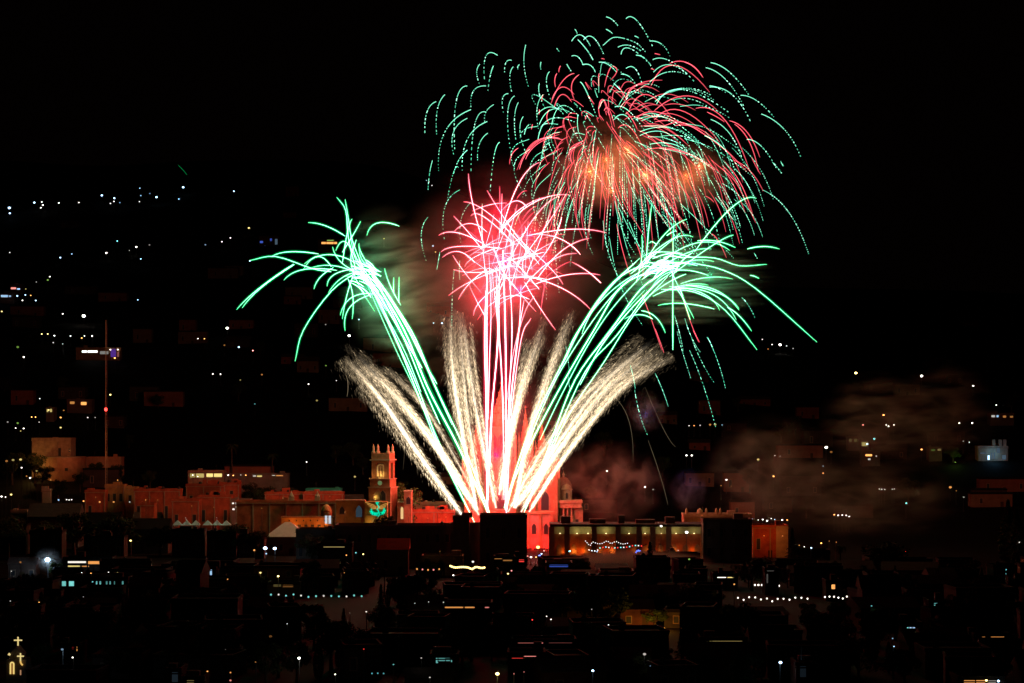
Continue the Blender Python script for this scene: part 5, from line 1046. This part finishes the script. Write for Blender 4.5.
for p, r_, h_ in right_stems: trail(GR, p, 'burning_green', r_ * .85, (h_, h_, h_), 0, rs.uniform(-6, 6), name='stem', n=26)

# --- upper shells
g1 = (400, 0, 4.018); g2 = (600, 0, 4.017); g7 = (500, 330, 3.417)
UG = firework('sea_green_firework', 480, 110, 'pale green firework of separate dashed arcs, upper left of the large mixed burst')
ul = [[(145,408),(108,450),(100,540)],[(180,380),(150,440),(147,540)],[(270,345),(225,410),(220,610)],[(392,222),(345,225),(340,330)],[(320,258),(308,290),(318,335)],[(375,265),(362,305),(352,372)],
 [(448,242),(425,252),(420,300)],[(345,345),(295,365),(285,435)],[(455,268),(441,305),(448,368)],[(505,180),(498,260),(517,352)],[(479,260),(473,268),(474,280)],[(435,376),(412,395),(415,452)],
 [(460,385),(432,460),(447,625)],[(475,412),(460,470),(465,560)],[(285,440),(180,530),(155,690)],[(270,475),(215,530),(215,620)],[(376,420),(345,450),(340,490)],[(350,488),(270,560),(250,690)],
 [(345,450),(300,500),(285,690)],[(352,535),(318,580),(312,650)],[(495,468),(482,530),(510,625)],[(566,250),(564,265),(566,280)],[(270,603),(235,645),(215,700)],[(130,645),(118,700),(112,770)],
 [(400,572),(378,625),(362,770)],[(600,288),(588,330),(605,400)],[(560,335),(560,380),(585,440)],[(630,195),(634,200),(640,208)],[(575,380),(550,440),(560,540)]]
for k, a in enumerate(ul):
    d0 = rs.uniform(-25, 25); trail(UG, [zpt(g1, *p) for p in a], 'burning_sea_green', 0.62, (1.7, 1.2, .9), d0, d0 * 1.2, dash=0.42, seed=k)
for k, a in enumerate([[(240,120),(180,190),(178,320)],[(235,30),(215,50),(190,160)],[(285,170),(245,240),(245,340)],[(112,230),(85,300),(105,405)],[(160,370),(155,400),(148,440)],[(240,405),(238,440),(240,480)],
     [(218,440),(210,540),(208,683)],[(330,175),(330,260),(326,330)],[(600,200),(590,330),(588,560)],[(620,120),(622,330),(640,540)],[(560,150),(540,300),(548,420)]]):
    trail(UG, [zpt(g3, *p) for p in a], 'burning_sea_green', 0.55, (1.0, 1.0, .7), rs.uniform(-25, 25), rs.uniform(-25, 25), dash=0.15, seed=100 + k)

UB = firework('green_dashed_firework', 625, 140, 'large pale green firework of dashed drooping trails, mixed with a red one on top')
ur = [[(105,75),(150,85),(215,195)],[(200,165),(248,178),(280,225)],[(25,68),(50,80),(75,108)],[(25,118),(38,125),(50,135)],[(12,182),(60,150),(140,170),(182,208)],[(72,190),(115,182),(165,205)],
 [(85,218),(120,195),(205,262)],[(145,222),(180,235),(210,275)],[(212,240),(270,240),(345,292)],[(445,252),(520,290),(600,385)],[(425,272),(505,320),(580,432)],[(440,350),(530,380),(605,490)],
 [(565,383),(630,405),(702,475)],[(648,458),(740,520),(806,630)],[(228,418),(330,360),(515,450)],[(222,408),(330,355),(450,385)],[(105,275),(140,275),(168,335)],[(590,560),(650,590),(712,683)],
 [(445,480),(530,550),(585,690)],[(440,345),(470,352),(510,375)],[(140,145),(148,148),(155,152)],[(85,298),(120,310),(150,350)],[(200,330),(270,290),(350,300)],[(215,290),(290,262),(380,330)],
 [(60,430),(120,450),(200,560)],[(60,475),(110,470),(150,560)],[(160,530),(300,520),(420,620)],[(160,545),(280,540),(380,660)],[(200,580),(320,590),(400,683)],[(420,545),(500,600),(540,683)]]
for k, a in enumerate(ur):
    d0 = rs.uniform(-30, 30); trail(UB, [zpt(g2, *p) for p in a], 'burning_sea_green', 0.65, (1.7, 1.4, 1.0), d0, d0 * 1.2, dash=0.5, seed=200 + k)
for k, a in enumerate([[(690,165),(725,140),(765,185)],[(738,160),(775,150),(818,218)],[(703,118),(708,125),(712,135)],[(715,160),(750,200),(775,240)],[(690,225),(715,228),(735,260)],[(735,260),(765,262),(785,290)],
     [(670,258),(680,275),(690,290)],[(725,330),(750,370),(790,470)],[(715,460),(715,520),(735,570)],[(800,250),(835,258),(870,290)],[(860,335),(870,345),(885,360)],[(560,500),(610,440),(690,455)],
     [(555,560),(600,480),(700,490)],[(610,500),(650,425),(720,470)],[(550,460),(600,430),(650,450)],[(500,540),(510,510),(525,500)]]):
    trail(UB, [zpt(g1, *p) for p in a], 'burning_sea_green', 0.65, (1.8, 1.5, 1.0), rs.uniform(-30, 30), rs.uniform(-30, 30), dash=0.6, seed=300 + k)
for k, a in enumerate([[(585,108),(680,190),(752,343)],[(620,8),(638,28),(653,48)],[(440,95),(480,170),(505,242)],[(440,85),(480,110),(510,140)],[(415,135),(460,190),(480,215)],[(385,638),(398,660),(410,690)],[(268,560),(285,620),(300,690)],
     [(305,570),(330,640),(360,690)],[(510,495),(535,525),(558,570)],[(555,335),(560,345),(568,358)],[(650,5),(655,15),(660,22)]]):
    trail(UB, [zpt(g4, *p) for p in a], 'burning_sea_green', 0.55, (1.3, 1.2, .9), rs.uniform(-20, 30), rs.uniform(-20, 30), dash=0.12, seed=400 + k)
for k, a in enumerate([[(605,5),(625,80),(652,165)],[(655,30),(690,110),(730,178)],[(710,25),(745,110),(770,198)],[(648,70),(695,190),(737,333)],[(530,148),(553,200),(575,262)],[(460,205),(478,290),(505,362)],[(445,120),(455,160),(462,200)],[(232,150),(235,180),(242,212)],[(225,55),(232,100),(238,150)]]):
    trail(UB, [zpt(g7, *p) for p in a], 'burning_sea_green', 0.52, (1.1, 1.0, .8), rs.uniform(-20, 30), rs.uniform(-20, 30), dash=0.05, seed=450 + k)
def ballistic(c, rad, k, g, d, t0, t1, n=5):
    out = []
    for i in range(n):
        t = t0 + (t1 - t0) * i / (n - 1); e = 1 - math.exp(-k * t)
        out.append((c[0] + d[0] * rad * e + 4.5 * t * t, c[1] - d[2] * rad * e + g / k * (t - e / k), d[1] * rad * e * MPX))
    return out
def star_dirs(n, r):
    for i in range(n):
        z = 1 - 2 * (i + .5) / n; a = i * 2.399963 + r.uniform(-.25, .25); s = math.sqrt(1 - z * z)
        yield Vector((s * math.cos(a), s * math.sin(a), z))
rest = MB(); cnt = len(UB.children)
for k, d in enumerate(star_dirs(115, rs)):
    rad = rs.uniform(95, 150); c = (610 + rs.uniform(-14, 14), 148 + rs.uniform(-8, 8)); t0 = rs.uniform(0.6, 1.2); t1 = t0 + rs.uniform(0.9, 2.0)
    if d.z < -0.5 and rs.random() < .6: continue
    if d.x > .75 and d.z < .1: continue
    b = ballistic(c, rad, 1.0, 30, d, t0, t1)
    into = None if cnt < 99 else rest
    pix = [(x, y) for x, y, _ in b]
    trail(UB, pix, 'burning_sea_green', 0.5, (1.35, 1.1, .75), b[0][2], b[-1][2], dash=rs.uniform(.15, .45), into=into, seed=600 + k); cnt += 1
for k in range(85):
    x0, y0 = rs.uniform(545, 745), rs.uniform(120, 205); u = (x0 - 622) / 120; L = rs.uniform(25, 75)
    trail(UB, [(x0, y0), (x0 + u * L * .35, y0 + L * .42), (x0 + u * L * .6, y0 + L)], 'burning_sea_green', 0.46, (.9, 1.0, .8), rs.uniform(-40, 40), rs.uniform(-40, 40), dash=.04, into=rest, seed=2000 + k)
o = rest.build('trail', MATS['burning_sea_green'], UB); o.location = -UB.location; o['kind'] = 'stuff'

UR = firework('red_drooping_firework', 630, 130, 'large crimson firework of thin drooping trails over the orange smoke at the top')
for k, a in enumerate([[(50,265),(68,285),(42,322)],[(45,268),(30,300),(18,350)],[(205,345),(300,262),(440,370)],[(280,255),(350,252),(415,312)],[(340,250),(380,270),(412,310)],[(105,400),(150,340),(250,322)],[(118,440),(190,380),(285,470)],
     [(218,482),(330,445),(480,570)],[(218,445),(345,385),(470,442)],[(235,512),(340,495),(500,600),(590,690)],[(385,435),(500,480),(600,683)],[(520,485),(590,530),(642,632)],[(540,498),(600,570),(636,690)],
     [(180,602),(320,605),(455,683)],[(72,515),(120,512),(178,605)],[(220,215),(230,217),(242,220)],[(205,275),(212,278),(218,280)],[(105,405),(130,350),(200,335)],[(150,470),(230,450),(330,500)],[(220,490),(320,490),(420,540)],
     [(300,505),(380,510),(460,560)],[(10,410),(-5,430),(0,470)],[(75,345),(95,380),(108,400)],[(0,430),(10,400),(25,420),(50,510)],[(105,450),(130,480),(150,520)],[(260,600),(360,620),(480,690)],[(430,450),(470,470),(500,490)]]):
    d0 = rs.uniform(-30, 30); trail(UR, [zpt(g2, *p) for p in a], 'burning_crimson', 0.6, (2.0, 1.6, 1.0), d0, d0 * 1.1)
for k, a in enumerate([[(645,265),(640,275),(638,290)],[(630,295),(622,320),(625,350)],[(700,295),(650,330),(605,420)],[(720,300),(690,340),(700,400)],[(610,400),(650,350),(700,380)],[(620,430),(650,380),(690,410)],
     [(600,440),(590,470),(600,500)],[(655,562),(560,560),(500,620)],[(640,555),(540,575),(470,683)],[(680,620),(690,590),(730,570)],[(690,655),(690,610),(725,570)],[(745,480),(750,465),(765,480)],
     [(800,295),(798,320),(800,345)],[(800,420),(815,400),(830,440)],[(820,445),(840,440),(862,510)],[(475,595),(450,620),(440,660)],[(532,500),(530,510),(528,520)],[(560,440),(560,450),(558,460)],
     [(775,580),(778,630),(785,683)],[(810,235),(815,236),(822,238)],[(575,380),(570,395),(572,405)],[(505,640),(550,580),(640,540)],[(480,680),(520,600),(600,545)]]):
    trail(UR, [zpt(g1, *p) for p in a], 'burning_crimson', 0.6, (2.2, 1.7, 1.1), rs.uniform(-30, 30), rs.uniform(-30, 30))
for k, a in enumerate([[(480,0),(540,40),(587,112)],[(400,0),(480,70),(520,140),(560,226)],[(440,30),(480,90),(522,190)],[(545,-10),(562,25),(578,52)],[(380,130),(395,138),(410,152)],[(400,265),(425,290),(455,352)],[(300,500),(325,580),(355,655)],
     [(440,20),(470,50),(505,95)],[(130,300),(150,360),(155,430)],[(60,230),(80,320),(110,420)],[(150,480),(180,560),(222,683)]]):
    trail(UR, [zpt(g4, *p) for p in a], 'burning_crimson', 0.55, (1.6, 1.3, .9), rs.uniform(-20, 30), rs.uniform(-20, 30))
for k, a in enumerate([[(530,-5),(545,35),(560,78)],[(660,0),(670,20),(682,42)]]):
    trail(UR, [zpt(g7, *p) for p in a], 'burning_crimson', 0.55, (1.6, 1.4, 1), 0, 0)
rest = MB(); cnt = len(UR.children)
for k, d in enumerate(star_dirs(135, rs)):
    if d.x > .8 or d.z < -.75: continue
    rad = rs.uniform(70, 120); c = (614, 138); t0 = rs.uniform(0.45, 1.0); t1 = t0 + rs.uniform(0.8, 1.8)
    b = ballistic(c, rad, 1.0, 32, d, t0, t1); pix = [(x, y) for x, y, _ in b]
    into = None if cnt < 99 else rest
    trail(UR, pix, 'burning_crimson', 0.5, (1.5, 1.2, .6), b[0][2], b[-1][2], into=into, seed=k); cnt += 1
for k in range(50):
    x0, y0 = rs.uniform(560, 730), rs.uniform(140, 200); u = (x0 - 622) / 120; L = rs.uniform(25, 65)
    trail(UR, [(x0, y0), (x0 + u * L * .35, y0 + L * .42), (x0 + u * L * .6, y0 + L)], 'burning_crimson', 0.46, (.8, 1.2, .6), rs.uniform(-40, 40), rs.uniform(-40, 40), into=rest, seed=3000 + k)
if rest.v:
    o = rest.build('trail', MATS['burning_crimson'], UR); o.location = -UR.location; o['kind'] = 'stuff'

# crimson and white streaks falling out of the upper shells behind the red stars
# --- gold comets
def comet(pix, w0, w1, bright, label, seed, n=1500, core=1.0, start=0.0):
    r = random.Random(seed); root = firework('gold_comet', pix[0][0], pix[0][1], label, group='gold comets rising from the rooftops')
    pix = list(pix[:-1]) + [(pix[-1][0] + .06 * (pix[-1][0] - pix[-2][0]), pix[-1][1] + .09 * (pix[-1][1] - pix[-2][1]))]
    pts = [P(px, py, FY + r.uniform(-3, 3) * 0.3) for px, py in pix]; q = spline(pts, 40); M = len(q)
    mb = MB()
    for k_, b_ in ((.6, .06), (1.1, .025), (1.9, .012)):
        mb.tube(q, [MPX * core * k_ * (0.6 + 0.7 * i / M) for i in range(M)], [bright * b_ * max(0.0, 1 - i / (M * .93)) ** 1.3 for i in range(M)], 6)
    o = mb.build('comet_core', MATS['burning_white'], root); o.location = -root.location
    sp = MB()
    strands = [(r.gauss(0, .38), r.uniform(.8, 1.0)) for _ in range(9)]
    for _ in range(int(n * 3.2)):
        so, se = r.choice(strands); t = r.random() ** 0.85; t = 0.03 + 0.97 * t
        if t > se: continue
        fade = min(1.0, (se - t) / (.3 * se) + .12)
        i = min(M - 2, int(t * (M - 1))); p = q[i].lerp(q[i + 1], t * (M - 1) - i)
        d = (q[i + 1] - q[i]).normalized(); u = d.cross(Vector((0, 1, 0))).normalized()
        wd = MPX * (w0 + (w1 - w0) * t) 
        dev = r.gauss(0, 0.1) if r.random() < .6 else r.gauss(0, .28); a = so + dev; b = r.gauss(0, 0.42)
        far = abs(dev) * 2
        p = p + u * a * wd + Vector((0, b * wd, 0))
        L = MPX * r.uniform(1.4, 4.6)
        dv = (-d * r.uniform(.7, 1.0) + u * (a * .35) + Vector((0, 0, -r.uniform(0.05, 0.3) * (0.3 + t)))).normalized()
        hb = bright * 0.11 * (r.random() ** 1.5) * math.exp(-far * 1.3) * (1.5 - 1.2 * t) * fade * .68 + 0.03
        if r.random() < .015: hb += .5
        e = p + dv * L
        sp.tube([p, e], [MPX * r.uniform(.13, .27), MPX * .07], [hb, hb * 0.4], 3)
    o = sp.build('sparks', MATS['burning_gold'], root); o.location = -root.location; o['kind'] = 'stuff'
    return root
W = ' of the gold comets, '
comet([(462,515),(418,453),(382,400),(344,357)], 3, 17, 11, 'thick gold comet at the outer left of the spray, leaning far left', 1, 3200, 2.1)
comet([(479,515),(446,459),(403,406),(350,348)], 3, 12, 9, 'gold comet leaning far left just above the thick outer left one', 2, 2400, 1.5)
comet([(468,500),(430,440),(392,392),(358,366)], 3, 11, 6, 'gold comet between the two that lean far left', 3, 1700, 1.1)
comet([(474,492),(436,424),(412,392),(384,366)], 3, 8, 4, 'thin gold comet leaning left on the inner side of the left bundle', 4, 1000, 0.7)
comet([(477,510),(462,432),(453,372),(450,314)], 4, 14, 9, 'gold comet standing nearly upright, leftmost of the three left of the red stems', 5, 2800, 1.7)
comet([(482,500),(470,430),(463,368),(459,308)], 4, 12, 6, 'gold comet standing nearly upright, middle one of the three left of the red stems', 6, 2000, 1.2)
comet([(496,508),(480,430),(469,365),(462,312)], 4, 11, 9, 'gold comet closest to the red stems on their left side', 7, 2000, 1.4)
comet([(499,495),(513,425),(528,370),(546,322)], 4, 14, 9, 'gold comet closest to the red stems on their right side', 8, 2400, 1.6)
comet([(502,500),(510,440),(518,390),(527,335)], 3, 10, 4, 'thin pale gold comet rising almost straight up just right of the red stems', 9, 1200, .8)
comet([(514,508),(529,435),(550,370),(573,312)], 4, 15, 9, 'gold comet leaning slightly right, below the green stems on the right', 10, 2600, 1.6)
comet([(515,508),(552,452),(600,387),(658,338)], 3, 14, 10, 'gold comet at the top of the bundle that leans far right', 11, 2800, 1.8)
comet([(521,512),(560,450),(612,385),(664,347)], 3, 13, 8, 'gold comet in the middle of the bundle that leans far right', 12, 2600, 1.3)
comet([(529,512),(570,450),(622,388),(676,356)], 3, 15, 8, 'gold comet forming the lower edge of the bundle that leans far right', 13, 3000, 1.4)
comet([(508,512),(543,450),(588,392),(646,352)], 3, 9, 7, 'gold comet between the top and middle ones leaning far right', 14, 1600, 1.2)

# faint falling embers and one stray spark over the left hillside
def ember(pix, heat, label, m='burning_gold', r=0.3):
    e = firework('falling_ember', pix[0][0], pix[0][1], label, 'ember', 'faint falling embers')
    trail(e, pix, m, r, heat, 0, 0, name='ember_trail')
ember([(609,394),(628,418),(633,463)], (.12, .16, .08), 'faint brown ember trail falling right of the gold comets, the nearest to them')
ember([(645,387),(664,430),(676,447)], (.1, .14, .06), 'faint brown ember trail falling highest on the right of the gold comets')
ember([(648,440),(660,475),(668,505)], (.12, .16, .1), 'faint grey ember trail falling left of the blue smoke above the long arcade')
ember([(402,395),(405,430),(403,470)], (.06, .1, .05), 'faint ember trail falling above the church bell tower')
ember([(346,375),(348,385),(347,397)], (.3, .3, .2), 'short gold ember hanging below the outer left comet tip')
ember([(178,165),(183,170),(187,175)], (.2, .2, .2), 'short dim green spark alone above the left hillside lamps', 'burning_green', 0.35)

# the light the burning stars give off
RED, GRN, ORG, GLD = (1, 0.0, 0.035), (0.0, 1, 0.42), (1, 0.2, 0.06), (1, 0.55, 0.28)
def lights(par, c, items):
    for px, py, dy, pw in items: lamp(par, P(px, py, FY + dy) - par.location, c, pw * (.6e4 if c == GRN else .4e4 if c == GLD else .72e4 if c == RED else 1e4))
lights(CR, RED, [(503, 262, 0, 6.5), (480, 240, -8, 4), (530, 235, 6, 4), (520, 290, -6, 4), (485, 300, 6, 4), (545, 262, 0, 2.5), (497, 400, 0, 8), (500, 210, 0, 3), (496, 455, 2, 9), (500, 495, 0, 4)])
lights(GL, GRN, [(368, 284, 0, 1.3), (374, 272, 6, .9), (384, 305, 3, 1.1), (361, 262, 0, .6), (396, 328, 0, .9), (408, 348, 3, .7), (356, 240, 0, .5)])
lights(GR, GRN, [(655, 270, 0, .9), (690, 263, 4, .7), (672, 262, -3, .6), (710, 277, 0, .5), (640, 290, 0, .6), (622, 290, 3, .5), (725, 292, 0, .3)])
lights(UR, ORG, [(606, 160, 0, .8), (628, 150, 4, .7), (590, 172, -4, .7), (686, 176, 0, .7), (700, 166, 3, .5), (645, 175, 0, .8), (612, 190, 3, .5)])
gc = [o for o in col.objects if o.name == 'gold_comet'][0]
lights(gc, GLD, [(500, 470, -4, .25), (430, 430, -4, .12), (590, 410, -4, .9), (640, 365, 6, .9), (480, 370, -4, .1)])

# ------------------------------------------------------------------ smoke
def smoke_mat(name, c, dens, scale, stretch=(1, 1, 1), soft=0.55, cut=0.45, aniso=0.0):
    m = bpy.data.materials.new(name); t = nodes(m); t.nodes.clear()
    o = t.nodes.new('ShaderNodeOutputMaterial'); v = t.nodes.new('ShaderNodeVolumePrincipled')
    v.inputs['Color'].default_value = c + (1,); v.inputs['Anisotropy'].default_value = aniso
    tc = t.nodes.new('ShaderNodeTexCoord'); mp = t.nodes.new('ShaderNodeMapping'); mp.inputs['Scale'].default_value = stretch
    n = t.nodes.new('ShaderNodeTexNoise'); n.inputs['Scale'].default_value = scale; n.inputs['Detail'].default_value = 4; n.inputs['Distortion'].default_value = .6
    r = t.nodes.new('ShaderNodeMapRange'); r.inputs[1].default_value = cut; r.inputs[2].default_value = cut + .28; r.clamp = True
    ln = t.nodes.new('ShaderNodeVectorMath'); ln.operation = 'LENGTH'
    fall = t.nodes.new('ShaderNodeMapRange'); fall.inputs[1].default_value = 0.95; fall.inputs[2].default_value = 1 - soft - .05
    fall.interpolation_type = 'SMOOTHSTEP'
    m1 = t.nodes.new('ShaderNodeMath'); m1.operation = 'MULTIPLY'; m2 = t.nodes.new('ShaderNodeMath'); m2.operation = 'MULTIPLY'; m2.inputs[1].default_value = dens
    L = t.links.new
    L(tc.outputs['Object'], mp.inputs[0]); L(mp.outputs[0], n.inputs['Vector']); L(n.outputs['Fac'], r.inputs[0])
    L(tc.outputs['Object'], ln.inputs[0]); L(ln.outputs['Value'], fall.inputs[0])
    L(r.outputs[0], m1.inputs[0]); L(fall.outputs[0], m1.inputs[1]); L(m1.outputs[0], m2.inputs[0]); L(m2.outputs[0], v.inputs['Density'])
    L(v.outputs[0], o.inputs['Volume'])
    return m
def smoke(px, py, rx, ry, ryd, label, c, dens, scale=2.2, stretch=(1, 1, 1), Y=FY, soft=.75, cut=.42, tilt=0.0, off=0.0, aniso=0.0):
    """ellipsoid cloud with uneven edges; rx, ry in pixels, ryd depth in metres"""
    bm_ = MB(); n1, n2 = 20, 12
    for i in range(n2 + 1):
        th = math.pi * i / n2
        for j in range(n1):
            a = 2 * math.pi * j / n1; bm_.v.append((math.sin(th) * math.cos(a), math.sin(th) * math.sin(a), math.cos(th)))
    for i in range(n2):
        for j in range(n1):
            a, b = i * n1 + j, i * n1 + (j + 1) % n1; bm_.f.append((a, a + n1, b + n1, b))
    o = bm_.build('smoke', smoke_mat('smoke_' + str(len(bpy.data.materials)), c, dens, scale, stretch, soft, cut, aniso))
    k = Y / F; o.location = P(px, py, Y); o.scale = (rx * k, ryd, ry * k); o.rotation_euler = (0, tilt, 0)
    tag(o, label, 'smoke', kind='stuff'); return o
grey = (0.5, 0.46, 0.42)
brn = (0.6, 0.45, 0.36)
smoke(508, 270, 125, 130, 30, 'red lit smoke around the crossing red stars', grey, 0.011, 1.5, (1, 1, 3), cut=.34)
smoke(392, 285, 62, 92, 20, 'green lit smoke drifting off the left palm firework', grey, 0.05, 1.7, (.7, 1, 4), cut=.44, tilt=-.15)
smoke(692, 280, 95, 58, 20, 'green lit smoke drifting off the right palm firework', grey, 0.07, 1.9, (.7, 1, 6), cut=.46)
smoke(612, 164, 84, 60, 16, 'orange lit smoke under the left half of the upper burst', grey, 0.05, 1.5, (1, 1, 2), cut=.38)
smoke(690, 178, 56, 44, 12, 'orange lit smoke under the right half of the upper burst', grey, 0.05, 1.5, (1, 1, 2), cut=.38)
smoke(512, 440, 85, 95, 14, 'pale smoke rising around the launch site and church facade', grey, 0.016, 2.2, (1, 1, 1), cut=.4, Y=FY + 6)
smoke(612, 486, 66, 52, 18, 'pinkish brown smoke bank right of the domed church', brn, 0.07, 2.6, (1.3, 1, 1), cut=.46, Y=FY + 16)
smoke(632, 563, 92, 17, 12, 'low pale smoke lying behind the square dark rooftop', (.7, .55, .42), 0.4, 1.6, cut=.3, Y=764)
smoke(506, 262, 72, 74, 18, 'dense red glowing smoke in the heart of the red firework', grey, 0.04, 1.6, (1, 1, 2.5), cut=.3, off=0)
smoke(430, 300, 60, 120, 25, 'brown wind blown smoke between the left green and the red firework', brn, 0.007, 1.6, (1, 1, 5), cut=.45, tilt=.1)
smk = (0.62, 0.6, 0.42)
smoke(770, 478, 78, 72, 26, 'brown smoke column drifting over the stone building', smk, 0.06, 2.3, (1.1, 1, 1.6), cut=.44, Y=FY + 40)
smoke(880, 425, 70, 62, 30, 'grey brown smoke billow high over the right slope', smk, 0.06, 2.2, (.8, 1, 2.4), cut=.46, Y=FY + 50)
smoke(945, 420, 60, 70, 30, 'grey brown smoke billow fading towards the right edge', smk, 0.05, 2.2, (.8, 1, 2.4), cut=.47, Y=FY + 60)
smoke(862, 500, 120, 50, 30, 'low brown smoke behind the dark right trees', smk, 0.05, 2.4, (1.2, 1, 1.4), cut=.44, Y=FY + 30)
smoke(478, 512, 12, 20, 4, 'small green lit smoke puff between the rooftop blocks', grey, 0.1, 1.5, cut=.35, Y=FY - 3)
smoke(48, 559.5, 17, 15, 4, 'thin mist added for the glare around the huge blue white lamp', grey, 0.035, 1.0, cut=.1, Y=F * 44 / 159.5)  # mist volume added to give the lamp its halo of glare
lights(GR, GRN, [(478, 508, -3, .03)])
smoke(688, 492, 24, 26, 8, 'small blue lit smoke puff above the stone building', grey, 0.09, 2.4, cut=.42, Y=FY + 20)
smoke(646, 412, 26, 26, 8, 'small blue lit smoke puff behind the right gold comets', grey, 0.06, 2.4, cut=.44, Y=FY + 10)
bl = floodlight(X(690, 893), 893, 1.0, (.02, .12, 1), 1500, 'unseen deep blue lamp added to light the smoke above the stone building', off=(0, 2, 27))  # added blue lights hang up in the puffs to tint them
lamp(bl, P(645, 415, FY + 6) - bl.location, (.03, .1, 1), 700)
